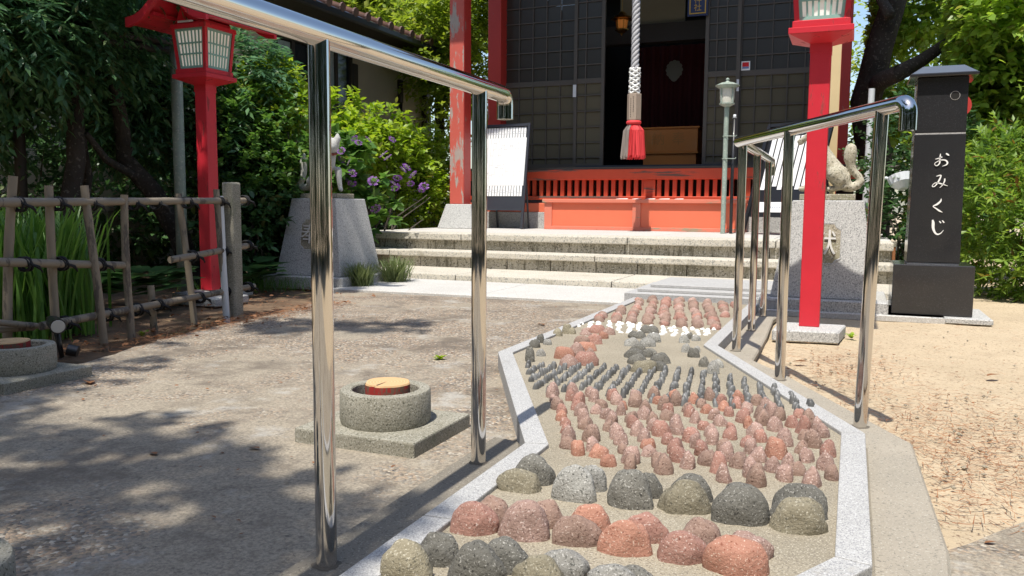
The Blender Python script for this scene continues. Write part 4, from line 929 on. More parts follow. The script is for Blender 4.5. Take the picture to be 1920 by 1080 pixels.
def fillL(root, P, bar, u, t, nn):
    bar('side_frame',.0,0,.0,1,.03,M['board'],0,.02); bar('side_frame',1,0,1,1,.03,M['board'],0,.02)
    bar('top_frame',.03,.985,.97,.985,.03,M['board'],-.001,.02,False); bar('lower_frame',.03,.185,.97,.185,.03,M['board'],-.001,.02,False)
    MB().add([P(.02,.19,-.002),P(.98,.19,-.002),P(.98,.98,-.002),P(.02,.98,-.002),P(.02,.19,-.01),P(.98,.19,-.01),P(.98,.98,-.01),P(.02,.98,-.01)],[(0,1,2,3),(7,6,5,4)]).build('board_panel', M['board'], root)
    n = 15
    for k in range(n):
        a = .045+(k+.5)*.90/n
        bar('name_card',a,.865,a,.965,.9/n*.60*.78,M['paper'],.002,.003); bar('name_card',a,.31,a,.41,.9/n*.60*.78,M['paper'],.002,.003)
        cs = ['吉','吉','末吉','大吉','小吉','末吉','吉']
        for v in ((.905,) if k%2 else (.905,.925)): bar('ink_mark',a-.006,v,a+.006,v,.010,M['ink'],.0055,.0008,False)
        for v in ((.355,) if k%3==0 else (.345,.368)): bar('ink_mark',a-.006,v,a+.006,v,.010,M['ink'],.0055,.0008,False)
    bar('ladder_sheet',.035,.637,.985,.637,.455,M['paper'],.0065,.002,False) if False else MB().add([P(.04,.41,.0065),P(.985,.41,.0065),P(.985,.865,.0065),P(.04,.865,.0065),P(.04,.41,.004),P(.985,.41,.004),P(.985,.865,.004),P(.04,.865,.004)],[(0,1,2,3),(4,5,1,0),(5,6,2,1),(6,7,3,2),(7,4,0,3)]).build('ladder_sheet', M['paper'], root)
    for k in range(n):
        a = .045+(k+.5)*.90/n; bar('ruled_line',a,.412,a,.863,.003,M['line'],.0068,.0006)
        if k < n-1:
            for _ in range(3):
                v = random.uniform(.43,.85); bar('ruled_line',a,v,a+.9/n,v+random.choice([0,0,0,.02]),.003,M['line'],.0068,.0005,False)
board('sign_board', (-4.02,8.66,.366), (1,-.12), .60, 1.20, None, R(8), 'dark easel with a white ladder lottery chart left of the stairs', fillL)
def fillR(root, P, bar, u, t, nn):
    bar('side_frame',.0,0,.0,1,.04,M['black'],0,.02); bar('side_frame',1,0,1,1,.04,M['black'],0,.02)
    bar('top_frame',.03,.985,.97,.985,.03,M['black'],-.001,.02,False)
    MB().add([P(.02,.16,-.002),P(.98,.16,-.002),P(.98,.98,-.002),P(.02,.98,-.002),P(.02,.16,-.01),P(.98,.16,-.01),P(.98,.98,-.01),P(.02,.98,-.01)],[(0,1,2,3),(7,6,5,4)]).build('board_panel', M['black'], root)
    n = 9
    for k in range(n):
        a = .09+(k+.5)*.84/n
        bar('title_card',a,.90,a,.955,.048,M['paper'],.002,.003)
        lo = .40+(.03 if k%3 else 0); bar('text_strip',a,lo,a,.875,.052,M['paper'],.002,.003)
        for j in range(9):
            v = .85-j*.045; bar('ink_mark',a-.005,v,a+.005,v,.007,M['ink'],.0055,.0008,False)
    bar('notice_strip',.08,.245,.92,.245,.10,M['paper'],.002,.003,False)
    for j in range(14): bar('ink_mark',.35+.03*j,.245,.365+.03*j,.245,.012,M['ink'],.0055,.0008,False)
board('sign_board', (-.98,8.30,.366), (.80,-.60), .74, 1.12, None, R(17), 'black easel with slanted white strips of writing behind the right handrail', fillR)
MB().lathe((-.72,8.62,.48),[(.0,-.08)],3) if False else None

# ------------------------------------------------------------------ concrete ring planters with logs
def ring_planter(x, y, slab, label, zt=.048):
    t = empty('ring_planter', (x,y,0), label, 'planter', 'concrete ring planters')
    s = MB(); s.box(slab[0],slab[1],slab[2],slab[3],-.02,zt); s.build('square_slab', M['conc'], t, bevel=.005, seg=2)
    MB().lathe((x,y,zt+.0005), [(.118,0),(.121,.012),(.120,.082),(.117,.087),(.091,.088),(.088,.084),(.087,.01),(.087,0)], 56).build('concrete_ring', M['conc'], t, auto=35)
    MB().lathe((x,y,zt+.006), [(.0,.0),(.0875,.0)], 32).build('gravel_fill', M['soil'], t)
    return t
def log(x, y, z0, z1_, r, label, seed=1):
    t = empty('cut_log', (x,y,z0), label, 'log', 'logs standing in the concrete rings')
    n = 40; ring = []
    for j in range(n):
        a = 2*PI*j/n; rr = r*(1+.13*noise.noise(Vector((math.cos(a)*1.3+seed, math.sin(a)*1.3, seed)))); 
        if j == 29: rr *= .90
        ring.append((x+rr*math.cos(a), y+rr*math.sin(a), rr, a))
    b_ = MB(); vs = []
    for zz, k in ((z0,1),(z0*.5+z1_*.5,1.015),(z1_-.004,1.0)): vs += [(x+(p[0]-x)*k, y+(p[1]-y)*k, zz) for p in ring]
    b_.add(vs, [(i*n+j, i*n+(j+1)%n, (i+1)*n+(j+1)%n, (i+1)*n+j) for i in range(2) for j in range(n)]); b_.build('bark', M['logred'], t, smooth=True)
    c_ = MB(); c_.add([(p[0],p[1],z1_-.004) for p in ring]+[(x+(p[0]-x)*.97, y+(p[1]-y)*.97, z1_) for p in ring], [(j,(j+1)%n,n+(j+1)%n,n+j) for j in range(n)]+[tuple(range(n,2*n))]); c_.build('cut_face', M['log'], t)
    k_ = MB(); k_.add([(x,y,z1_+.0006),(x-.003,y-r*.9,z1_+.0006),(x+.003,y-r*.9,z1_+.0006)],[(0,1,2)]); k_.build('drying_crack', M['dark'], t)
    return t
ring_planter(-1.13,1.862,(-1.306,-.955,1.702,2.02), 'concrete ring on a square slab between the two left handrail posts')
log(-1.128,1.868,.055,.152,.060, 'short red-barked log in the middle concrete ring between the handrail posts', 2)
ring_planter(-2.63,1.925,(-2.82,-2.465,1.755,2.085), 'shaded concrete ring on its slab at the left edge by the fence')
log(-2.655,1.915,.055,.150,.062, 'red-barked log in the shaded ring at the left edge', 5)
ring_planter(-1.20,.71,(-1.375,-1.025,.54,.86), 'concrete ring cut off by the bottom left corner', .02)

# ------------------------------------------------------------------ bamboo fence
bf = empty('bamboo_fence', (-3.0,2.9,0), 'old grey bamboo fence tied with black cord, its middle rail broken', 'fence')
def culm(name, p, q, r, nodes_=3):
    p, q = np.array(p, float), np.array(q, float); n = 20; pts = []; rad = []
    off = random.random()
    for i in range(n+1):
        t = i/n; pts.append(p+(q-p)*t+np.array([.004*math.sin(t*5+off*9), .004*math.cos(t*4), 0])*1.0)
        ph = (t*nodes_+off) % 1; rad.append(r*(1.0+(.10 if min(ph,1-ph) < .03 else 0))*(1.03-.06*t))
    pts2 = []; rad2 = []
    for k in range(nodes_*1):
        pass
    return MB().tube(pts, rad, 12).build(name, M['bamboo'], bf, smooth=False, auto=50)
fposts = [((25,330),(52,660)),((91,348),(108,668)),((160,348),(197,654)),((233,365),(245,640)),((283,535),(290,624)),((336,363),(366,610)),((405,355),(428,599))]
FP = []
for tpx, bpx in fposts:
    b0 = g(*bpx, 0.)
    if bpx[0] == 52: b0 = np.array([-2.97,2.12,0])
    d = ray(*tpx); t_ = math.hypot(b0[0], b0[1])/math.hypot(d[0], d[1]); tp = EYE+d*t_
    FP.append((b0, tp)); culm('bamboo_post', b0-np.array([0,0,.05]), tp, .0168, 3)
def fpt(px_, py_):   # point on the fence line plane
    d = ray(px_, py_); # fence plane through (-2.93,2.1)-(-3.16,3.6)
    n_ = np.array([1.5,.23,0]); p0 = np.array([-2.925,2.1,0]); t_ = ((p0-EYE)@n_)/(d@n_); return EYE+d*t_+np.array([.026,0,0])
rl = [[(-60,380),(120,382),(250,383),(455,376)], [(-60,490),(100,494),(224,497)], [(310,487),(380,475),(466,459)], [(65,611),(180,592),(300,570),(470,536)], [(-60,600),(60,610)]]
for l in rl:
    P_ = [fpt(*q) for q in l]; culm('bamboo_rail', P_[0], P_[-1], .0165 if l[0][1] != 600 else .012, 4)
culm('bamboo_rail', fpt(-60,622)+[-.02,0,0], fpt(62,614)+[-.02,0,0], .012, 2)
def tie(px_, py_, s=1):
    c = fpt(px_, py_)-np.array([.013,0,0]); mb = MB()
    for j in range(3):
        pts = []
        for i in range(17):
            a = 2*PI*i/16; pts.append(c+np.array([.033*s*math.cos(a), .007*(j-1)+.008*math.sin(a)*(1 if j%2 else -1), .026*s*math.sin(a)]))
        mb.tube(pts, .0045, 6, caps=False)
    for j in range(2):
        mb.tube([c+[.03,0,0], c+[.040,.02+.01*j,-.010], c+[.038,.035+.01*j,-.022-.012*j]], [.006,.005,.003], 6)
    mb.build('cord_tie', M['rope_black'], bf, smooth=True)
for q in ((30,383),(103,382),(165,382),(245,382),(288,382),(347,380),(407,378),(455,376),(42,495),(110,494),(182,496),(357,480),(414,471),(460,460),(117,605),(195,590),(252,580),(292,571),(370,558),(420,546),(462,538)): tie(*q)
cps = g(440,596,0); cpx, cpy = float(cps[0]), float(cps[1]); 
def ztop(y_): d = ray(438,y_); return CAM_H+d[2]*(math.hypot(cpx,cpy)/math.hypot(d[0],d[1]))
zt_ = ztop(342); bm_ = MB(); bm_.box(cpx-.036,cpx+.036,cpy-.036,cpy+.036,-.05,zt_); bm_.build('concrete_post', M['conc'], bf, bevel=.012, seg=3)
pv = empty('drain_pipe', (cpx+.03,cpy-.07,0), 'white plastic pipe standing in front of the concrete fence post', 'pipe')
d_ = g(440,590,0); MB().tube([(cpx+.012,cpy-.075,-.02),(cpx-.003,cpy-.075,.3),(cpx-.013,cpy-.072,ztop(368))], .018, 16).build('pipe_tube', M['pvc'], pv, auto=40)
# garden spotlight clamped behind the ring
sp = fpt(62,605)+np.array([.10,0,0]); sl_ = empty('garden_spotlight', tuple(sp), 'small black garden spotlight on the fence beside the shaded ring', 'spotlight')
ax = np.array([.86,-.45,-.10]); ax /= np.linalg.norm(ax)
MB().tube([sp-ax*.055, sp-ax*.045, sp+ax*.03, sp+ax*.034], [.014,.026,.027,.030], 18).build('lamp_housing', M['black'], sl_, auto=40)
MB().tube([sp+ax*.0345, sp+ax*.036], [.025,.024], 18).build('lens', plain('lamp_lens', (.5,.48,.44), .15), sl_, auto=40)
MB().tube([sp+[0,0,-.02], sp+[0,.01,-.08], sp+[0,.02,-.13]], [.012,.010,.009], 8).build('bracket', M['black'], sl_, smooth=True)
MB().tube([sp+[.02,.03,-.10],sp+[.05,.05,-.11]], [.024,.022], 14).build('clamp_knob', M['black'], sl_, auto=40)
MB().tube([sp-ax*.05, sp-ax*.09+[0,0,.012], sp-ax*.15+[0,0,-.005], sp-ax*.2+[0,0,-.05]], .005, 6).build('cable', M['black'], sl_, smooth=True)

# ------------------------------------------------------------------ foliage engine
def leafshape(kind):
    if kind == 'dia': return np.array([(0,0,0),(-.28,.45,.07),(0,1,0),(.28,.45,.07)]), [(0,1,2),(0,2,3)]
    if kind == 'oval': return np.array([(0,0,0),(-.24,.28,.05),(-.26,.62,.05),(0,1,-.05),(.26,.62,.05),(.24,.28,.05),(0,.45,0)]), [(0,1,6),(1,2,6),(2,3,6),(3,4,6),(4,5,6),(5,0,6)]
    if kind == 'heart': return np.array([(0,0,0),(-.36,.20,.04),(-.36,.55,.05),(0,1,-.06),(.36,.55,.05),(.36,.20,.04),(0,.45,0)]), [(0,1,6),(1,2,6),(2,3,6),(3,4,6),(4,5,6),(5,0,6)]
    if kind == 'lance': return np.array([(0,0,0),(-.17,.4,.03),(0,1,-.04),(.17,.4,.03)]), [(0,1,2),(0,2,3)]
    if kind == 'blade': return np.array([(-.011,0,0),(.011,0,0),(-.013,.5,.03),(.013,.5,.03),(-.008,.85,-.03),(.008,.85,-.03),(0,1,-.12)]), [(0,1,3,2),(2,3,5,4),(4,5,6)]
    if kind == 'needle': return np.array([(-.018,0,0),(.018,0,0),(0,1,0)]), [(0,1,2)]
def leaf_mesh(name, P, Dr, Up, Sc, kind):
    T, F = leafshape(kind); n = len(P); k = len(T)
    Dr = Dr/np.linalg.norm(Dr, axis=1, keepdims=True); X_ = np.cross(Dr, Up); X_ /= np.linalg.norm(X_, axis=1, keepdims=True)+1e-9; Z_ = np.cross(X_, Dr)
    V = P[:,None,:]+Sc[:,None,None]*(T[None,:,0,None]*X_[:,None,:]+T[None,:,1,None]*Dr[:,None,:]+T[None,:,2,None]*Z_[:,None,:])
    V = V.reshape(-1,3).astype(np.float32); me = D.meshes.new(name); me.vertices.add(len(V)); me.vertices.foreach_set('co', V.ravel())
    fl = [len(f) for f in F]; idx = np.concatenate([np.array(f) for f in F]); tot = len(idx)
    li = (np.arange(n)[:,None]*k+idx[None,:]).ravel().astype(np.int32); starts = np.concatenate([[0], np.cumsum(fl)[:-1]])
    ls = (np.arange(n)[:,None]*tot+starts[None,:]).ravel().astype(np.int32)
    me.loops.add(len(li)); me.loops.foreach_set('vertex_index', li); me.polygons.add(len(ls)); me.polygons.foreach_set('loop_start', ls)
    me.update(calc_edges=True); me.validate(); return me
def rand_dir(n): v = rng.normal(size=(n,3)); return v/np.linalg.norm(v, axis=1, keepdims=True)
def twig_leaves(C0, Dir, per, tl, size, droop=.3, spread=.9, flat=.5):
    """twigs at C0 pointing Dir; 'per' leaves spread along each"""
    n = len(C0); t = np.tile(np.linspace(.1,1,per), n); C = np.repeat(C0, per, 0); Dd = np.repeat(Dir, per, 0)
    L_ = np.repeat(tl*rng.uniform(.6,1.3,n), per)
    P = C+Dd*(t*L_)[:,None]; P[:,2] -= droop*(t*L_)**1*t*.5
    side = np.cross(Dd, np.array([0,0,1.])); side /= np.linalg.norm(side, axis=1, keepdims=True)+1e-9
    ang = np.tile(np.arange(per)*2.4, n)+np.repeat(rng.uniform(0,6.3,n), per); upv = np.cross(side, Dd)
    rad = side*np.cos(ang)[:,None]+upv*np.sin(ang)[:,None]*flat
    Dr = Dd*.55+rad*spread+rng.normal(size=P.shape)*.18; Dr[:,2] -= droop*.6
    Up = np.array([0,0,1.])+rng.normal(size=P.shape)*.35
    return P, Dr, Up, size*rng.uniform(.65,1.25,len(P))
def lobe_points(lobes, n_total, shell=.55):
    vol = np.array([l[1][0]*l[1][1]*l[1][2] for l in lobes])**.7; cnt = (vol/vol.sum()*n_total).astype(int)+1; P = []; Dn = []
    for (c, r_), k in zip(lobes, cnt):
        d = rand_dir(k); rr = rng.uniform(shell, 1, k)**.6; nn = np.array([noise.noise(Vector(tuple(v*2.1+np.array(c)))) for v in d])
        rr = rr*(1+.35*nn); P.append(np.array(c)+d*rr[:,None]*np.array(r_)); Dn.append(d)
    return np.concatenate(P), np.concatenate(Dn)
def foliage(name, lobes, twigs, per, tl, size, kind, m, parent, shell=.5, droop=.3, clip=None, upb=.3, flat=.5, spread=.9):
    P, Dn = lobe_points(lobes, twigs, shell)
    Dn = Dn+np.array([0,0,upb])+rng.normal(size=Dn.shape)*.35; Dn /= np.linalg.norm(Dn, axis=1, keepdims=True)
    if clip is not None: k = clip(P); P, Dn = P[k], Dn[k]
    a = twig_leaves(P, Dn, per, tl, size, droop, spread, flat)
    if clip is not None: k = clip(a[0]); a = tuple(q[k] for q in a)
    off = np.array(origin(parent)) if parent is not None else np.zeros(3)
    me = leaf_mesh(name, a[0]-off, a[1], a[2], a[3], kind); return link(name, me, m, parent)
def limb(pts, r0, r1, wob=.04, n=10):
    pts = [np.array(p, float) for p in pts]; out = []; 
    for i in range(len(pts)-1):
        for k in range(n):
            t = k/n; p = pts[i]*(1-t)+pts[i+1]*t; out.append(p+wob*np.array([noise.noise(Vector(tuple(p*2))), noise.noise(Vector(tuple(p*2+9))), 0]))
    out.append(pts[-1]); k = len(out); return out, [r0+(r1-r0)*i/(k-1) for i in range(k)]
def trunk(name, limbs, m, parent):
    mb = MB()
    for pts, r0, r1 in limbs: P_, R_ = limb(pts, r0, r1); mb.tube(P_, R_, 10)
    return mb.build(name, m, parent, smooth=True)
V3 = lambda px_, py_, d: tuple(atD(px_, py_, d))
def lobes_px(l):   # (px, py, distance, radius in pixels x, radius in pixels y, depth radius m)
    out = []
    for (a, b_, d, rx_, ry_, rd) in l:
        c = atD(a, b_, d); mpp = depth_at(c)/FPX; out.append((tuple(c), (rx_*mpp*.9+rd*.1, rd, ry_*mpp)))
    return out

# wisteria and its trellis over the garden bed (left)
wt = empty('wisteria', V3(140,540,6.3), 'dark leafy wisteria on a trellis over the garden bed at the top left', 'tree')
trunk('trunk', [([V3(118,545,6.2)[:2]+(0,),V3(118,400,6.2),V3(142,300,6.2),V3(140,190,6.2),V3(120,120,6.1)],.07,.045),
                ([V3(150,430,6.4),V3(165,330,6.4),V3(150,230,6.3),V3(145,160,6.2)],.03,.022),
                ([V3(375,540,6.6)[:2]+(0,),V3(340,440,6.6),V3(290,360,6.5),V3(235,300,6.5),V3(225,220,6.4),V3(210,130,6.3)],.085,.04),
                ([V3(270,340,6.5),V3(200,300,6.3),V3(160,250,6.2)],.03,.02)], M['bark'], wt)
foliage('crown', lobes_px([(40,50,6.1,130,80,.5),(170,45,6.4,110,70,.4),(290,80,7.0,80,70,.35),(90,140,6.5,100,40,.4),(240,160,6.8,80,60,.35),(200,235,6.8,50,40,.25),(290,265,7.0,65,55,.25),(330,210,7.0,60,70,.3),(-60,40,6.0,120,110,.6),(-60,180,6.4,90,80,.4),(470,150,7.0,50,80,.3),(430,260,7.0,60,80,.3),(150,-70,6.2,220,60,.5)]),
        4300, 12, .24, .078, 'lance', M['lf_wist'], wt, shell=.2, droop=1.0, flat=.12, spread=1.3)
foliage('crown_underside', lobes_px([(480,420,7.0,60,70,.4),(500,330,7.1,60,80,.4)]), 520, 9, .18, .07, 'oval', M['lf_dark'], wt, shell=.2, droop=.8)
tl_ = empty('trellis', V3(35,520,5.9), 'timber and pipe trellis carrying the wisteria', 'trellis')
for (a, m_, r_) in ((38,'wood_dark',.035),(336,'verdigris',.04),(-90,'wood_dark',.035)):
    p = V3(a,300,6.35); MB().tube([(p[0],p[1],0),(p[0],p[1],1.72)], r_, 10).build('trellis_post', M[m_], tl_, smooth=True)
for yy in (172,160):
    p, q = np.array(V3(-150,yy,6.0)), np.array(V3(420,yy+6,6.6)); p[2] = q[2] = 1.70+.06*(yy<170); MB().tube([p,q], .03, 8).build('trellis_beam', M['wood_dark'], tl_, smooth=True)
# shrubs against the house
def shrub(name, label, base, lobes, twigs, per, tl, size, kind, m, group=None, stems=7, shell=.3, droop=.3, clip=None, m2='bark2'):
    b0 = np.array([base[0], base[1], 0.]); t = empty(name, tuple(b0), label, 'shrub', group)
    foliage('foliage', lobes, twigs, per, tl, size, kind, M[m], t, shell=shell, droop=droop, clip=clip)
    ls = []
    for k in range(stems):
        c, r_ = random.choice(lobes); q = np.array(c)+rand_dir(1)[0]*np.array(r_)*.6; q[2] = max(q[2], .2)
        ls.append(([b0+[random.uniform(-.12,.12),random.uniform(-.12,.12),0], (b0+q)/2+[random.uniform(-.1,.1),0,.1], q], .011, .004))
    trunk('stems', ls, M[m2], t); return t
shrub('shrub', 'dim leafy shrub at the far left between the trellis posts', atD(60,480,7.4), lobes_px([(60,330,7.4,90,90,.4),(110,250,7.5,70,50,.3),(60,440,7.3,90,60,.3)]), 420, 9, .16, .05, 'oval', 'lf_dark', 'shrubs in front of the house')
shrub('shrub', 'glossy shrub with pale new tips between the wisteria and the first steel post', atD(500,480,6.9), lobes_px([(490,215,6.9,55,40,.35),(535,275,6.8,45,50,.3),(470,330,6.8,80,90,.4),(540,340,6.9,60,70,.3)]), 620, 10, .16, .055, 'oval', 'lf_hyd', 'shrubs in front of the house')
shrub('shrub', 'sunlit pale-tipped shrub under the house window left of the first steel post', atD(520,400,7.3), lobes_px([(505,150,7.3,28,28,.2),(480,180,7.3,30,30,.2),(545,205,7.0,28,35,.2),(520,170,7.1,35,40,.2)]), 380, 10, .14, .06, 'oval', 'lf_bright', 'shrubs in front of the house')
shrub('shrub', 'dark low shrub beside the left fox pedestal', atD(480,500,6.6), lobes_px([(470,440,6.6,60,60,.4),(510,390,6.7,60,60,.35),(420,380,6.8,60,60,.3)]), 480, 9, .15, .06, 'oval', 'lf_dark', 'shrubs in front of the house')
shrub('shrub', 'bright sunlit shrub with tall shoots in front of the house wall', atD(690,430,9.8), lobes_px([(640,270,9.3,35,45,.3),(695,262,9.7,45,35,.3),(740,290,9.9,50,45,.3),(680,205,9.8,12,20,.1),(725,225,9.8,18,12,.1),(615,215,9.3,10,25,.1)]), 480, 10, .2, .085, 'oval', 'lf_bright', 'shrubs in front of the house')
shrub('shrub', 'yellow-green shrub filling the corner left of the first red pillar', atD(810,430,10.6), lobes_px([(805,292,10.6,40,35,.3),(820,330,10.4,35,50,.3),(790,370,10.2,50,50,.4),(835,400,10.0,25,35,.3)]), 620, 10, .2, .07, 'oval', 'lf_bright', 'shrubs in front of the house', clip=lambda P: (P[:,0] < -4.55))
hyl = lobes_px([(690,300,8.2,75,60,.40),(760,350,8.5,60,55,.4),(700,380,8.1,75,60,.4),(640,330,8.0,45,80,.35),(790,390,8.8,40,45,.3),(730,410,8.3,60,35,.3)])
hy = shrub('hydrangea', 'hydrangea bush with purple lacecap flowers left of the steps', atD(700,440,8.4), hyl, 430, 8, .17, .115, 'heart', 'lf_hyd', stems=9, shell=.45, droop=.5, clip=lambda P: (P[:,0] < -4.55)|(P[:,1] < 6.75))
# lacecap flower heads as one mesh each, shared
fh = []
for s in range(3):
    n1 = 16; a = rng.uniform(0,2*PI,n1); P = np.stack([.055*np.cos(a),.055*np.sin(a),.01+0*a],1); Dr = np.stack([np.cos(a),np.sin(a),.1+0*a],1)
    P = np.repeat(P,4,0); ang = np.tile(np.arange(4)*PI/2, n1); Dr = np.stack([np.cos(ang),np.sin(ang),.3*np.sin(ang*3)],1)+rng.normal(size=(len(ang),3))*.15
    me = leaf_mesh('flower', P, Dr, np.tile([0,0,1.],(len(P),1)), np.full(len(P),.026), 'dia'); me.materials.append(M['petal']); me.materials.append(M['bud'])
    n2 = 60; r_ = .04*np.sqrt(rng.uniform(0,1,n2)); a = rng.uniform(0,2*PI,n2); P2 = np.stack([r_*np.cos(a), r_*np.sin(a), .02-r_*.3],1)
    m2 = leaf_mesh('flower2', P2, rand_dir(n2)+[0,0,.6], np.tile([1,0,0.],(n2,1)), np.full(n2,.014), 'dia')
    bm = bmesh.new(); bm.from_mesh(me); k0 = len(bm.faces); bm.from_mesh(m2); bm.faces.ensure_lookup_table()
    for f in bm.faces[k0:]: f.material_index = 1
    bm.to_mesh(me); bm.free(); fh.append(me)
for (a, b_) in ((672,268),(690,262),(720,290),(728,296),(755,318),(762,314),(775,328),(745,335),(738,345),(795,350),(742,352),(655,305),(660,325),(660,345),(700,340),(770,345),(790,356),(650,340),(735,262),(665,260),(640,283),(548,268),(545,318),(640,300),(705,392)):
    c = atD(a, b_, 7.62+random.uniform(-.05,.1) if a > 600 else 6.9); q_ = random.uniform(.48,.72); share('flower_head', random.choice(fh), hy, c, (R(random.uniform(40,72)),R(random.uniform(-10,25)),random.uniform(0,6)), (q_,q_,q_))
def tree(name, label, limbs, lobes, twigs, per, tl, size, kind, m, group=None, droop=.3, shell=.4, bark='bark2', clip=None, cat='tree'):
    b0 = limbs[0][0][0]; t = empty(name, tuple(b0), label, cat, group); trunk('trunk', limbs, M[bark], t)
    foliage('crown', lobes, twigs, per, tl, size, kind, M[m], t, shell=shell, droop=droop, clip=clip); return t
def gb_(a, d): p = atD(a, 500, d); return (p[0], p[1], 0)
tree('broadleaf_tree', 'sunny yellow-green tree beyond the house roof, left of the red pillar', [([gb_(700,19),V3(700,150,19),V3(720,-50,19)],.2,.08)],
     lobes_px([(660,30,19,80,60,1.5),(740,60,19,80,60,1.5),(810,40,18,60,80,1.5),(700,-60,19,140,80,2)]), 1500, 10, .5, .19, 'dia', 'lf_far', 'trees beyond the house')
tree('broadleaf_tree', 'bright maple-like tree seen between the house eave and the first red pillar', [([gb_(820,13.2),V3(825,200,13.2),V3(820,60,13.2)],.1,.05)],
     lobes_px([(820,110,13.2,40,90,.8),(845,200,13,16,60,.4),(832,150,13.2,12,40,.4),(850,20,13.3,80,70,.8),(905,70,13.5,35,160,.6)]), 1500, 10, .3, .10, 'dia', 'lf_far', 'trees beyond the house', clip=lambda P: (P[:,0] < -4.75)|(P[:,1] > 13.6))
# the leaning tree right of the hall
rt_ = tree('leaning_tree', 'big dark-trunked leaning tree with broad sunlit leaves right of the hall', [([(.20,9.9,0),(.19,9.9,1.2),tuple(atD(1622,190,9.9)),tuple(atD(1648,100,9.8)),tuple(atD(1674,0,9.7)),tuple(atD(1695,-120,9.8))],.20,.11),
      ([tuple(atD(1640,160,9.85)),tuple(atD(1690,135,9.0)),tuple(atD(1735,108,9.3)),tuple(atD(1810,60,9.6)),tuple(atD(1880,20,9.9))],.10,.025), ([tuple(atD(1665,30,9.4)),tuple(atD(1620,-60,9.7))],.06,.03)],
      lobes_px([(1790,50,9.0,75,60,.7),(1860,40,8.6,90,70,.7),(1880,140,8.8,80,60,.6),(1780,170,9.3,80,50,.5),(1735,10,10.2,40,60,.4),(1640,50,10.8,45,60,.4),(1650,200,10.2,50,50,.4)]),
      2800, 9, .24, .078, 'heart', 'lf_tree', droop=.7, shell=.3, bark='bark', clip=lambda P: (P[:,0] > .08)&((P[:,0] > .75)|(P[:,1] > 10.0)))
tree('broadleaf_tree', 'pale-leaved tree behind the black granite pillar at the right edge', [([(1.9,9.6,0),(1.9,9.6,1.2),(2.1,9.5,2.4)],.09,.04)],
     lobes_px([(1860,190,8.8,80,70,.5),(1830,260,8.6,60,50,.4),(1900,250,9,60,60,.5)]), 900, 9, .2, .08, 'heart', 'lf_far', droop=.6, shell=.3)
shrub('azalea', 'azalea bush with a few orange blooms right of the black pillar', (1.35,7.0), [((1.30,6.95,.55),(.62,.55,.60)),((1.05,6.75,.72),(.36,.4,.45)),((1.7,6.9,.80),(.5,.5,.5)),((1.15,6.75,.35),(.42,.4,.35)),((1.7,6.7,.4),(.5,.45,.4))], 1900, 11, .11, .068, 'lance', 'lf_azal', shell=.5, droop=.1)
shrub('shrub', 'shaded ivy-clad shrub between the right fox and the black pillar', (.45,7.9), [((.42,7.9,.5),(.32,.35,.5)),((.35,8.1,1.1),(.30,.3,.45)),((.75,7.9,.8),(.3,.3,.7))], 520, 9, .14, .055, 'oval', 'lf_dark', 'shrubs behind the right fox')
shrub('shrub', 'sunlit twiggy shrub at the foot of the leaning tree', (.85,8.3), [((.62,8.0,.95),(.2,.25,.45)),((.85,8.2,.5),(.4,.3,.45)),((1.1,8.4,1.1),(.4,.3,.5))], 380, 9, .14, .06, 'oval', 'lf_bright', 'shrubs behind the right fox')
# background hedge and trees so that no bare horizon shows
shrub('hedge', 'dense dark hedge beyond the hall on the right', (2.6,12.5), [((x_,12.6+random.uniform(-.3,.3),1.0),(.9,.6,1.1)) for x_ in (.9,2.,3.1,4.2,5.4,6.6)], 1700, 9, .3, .13, 'dia', 'lf_dark', shell=.6)
tree('background_tree', 'large tree filling the sky behind the right yard', [([(2.2,15.5,0),(2.2,15.5,2.5),(2.3,15.5,4)],.2,.1)], [((1.4,15.5,3.2),(1.6,1.2,1.6)),((3.0,15.2,3.6),(1.8,1.2,1.9)),((4.8,15.2,3.0),(1.6,1.2,1.8)),((2.2,15.4,1.8),(2.2,1.1,1.1)),((5,15.3,1.5),(2,1.1,1.2))], 3600, 10, .35, .105, 'dia', 'lf_far', shell=.5)
shrub('hedge', 'dark hedge behind the garden bed along the house', (-6.0,8.5), [((-6.1+.2*math.sin(y_),y_,.75),(.35,.7,.75)) for y_ in (5.6,6.4,7.6,8.8,10.0)], 1500, 9, .18, .075, 'oval', 'lf_dark', shell=.4, clip=lambda P: P[:,0] > -6.55)

# irises, hostas and tufts
def blade_clump(name, label, pts, n, h, sp, m, group, w=1.0, kind='blade', lean=.35, cat='plant'):
    c = np.mean(np.array(pts), 0); t = empty(name, (c[0],c[1],0), label, cat, group)
    P = np.array([pts[i] for i in rng.integers(0, len(pts), n)])[:, :2]; P = np.concatenate([P+rng.normal(size=(n,2))*sp, np.zeros((n,1))], 1)
    a = rng.uniform(0,2*PI,n); Dr = np.stack([np.cos(a)*lean*rng.uniform(.1,1,n), np.sin(a)*lean*rng.uniform(.1,1,n), np.ones(n)],1)
    Up = np.stack([-np.cos(a),-np.sin(a),.2+0*a],1); Sc = h*rng.uniform(.6,1.1,n)
    me = leaf_mesh('blades', P-np.array([c[0],c[1],0]), Dr, Up, Sc*w, kind); link('blades', me, M[m], t); return t
ib = [atD(a, 560, d) for a, d in ((15,4.25),(60,4.3),(100,4.35),(130,4.45),(20,4.7),(80,4.8),(-30,4.3))]
blade_clump('iris_clump', 'tall green iris blades behind the bamboo fence', ib, 750, .62, .07, 'lf_iris', None, lean=.28)
blade_clump('grass_tuft', 'variegated grass tuft at the corner of the left fox pedestal', [(-3.33,5.15,0)], 520, .20, .035, 'lf_grass', 'grass tufts by the pedestal', lean=.9, w=1.1)
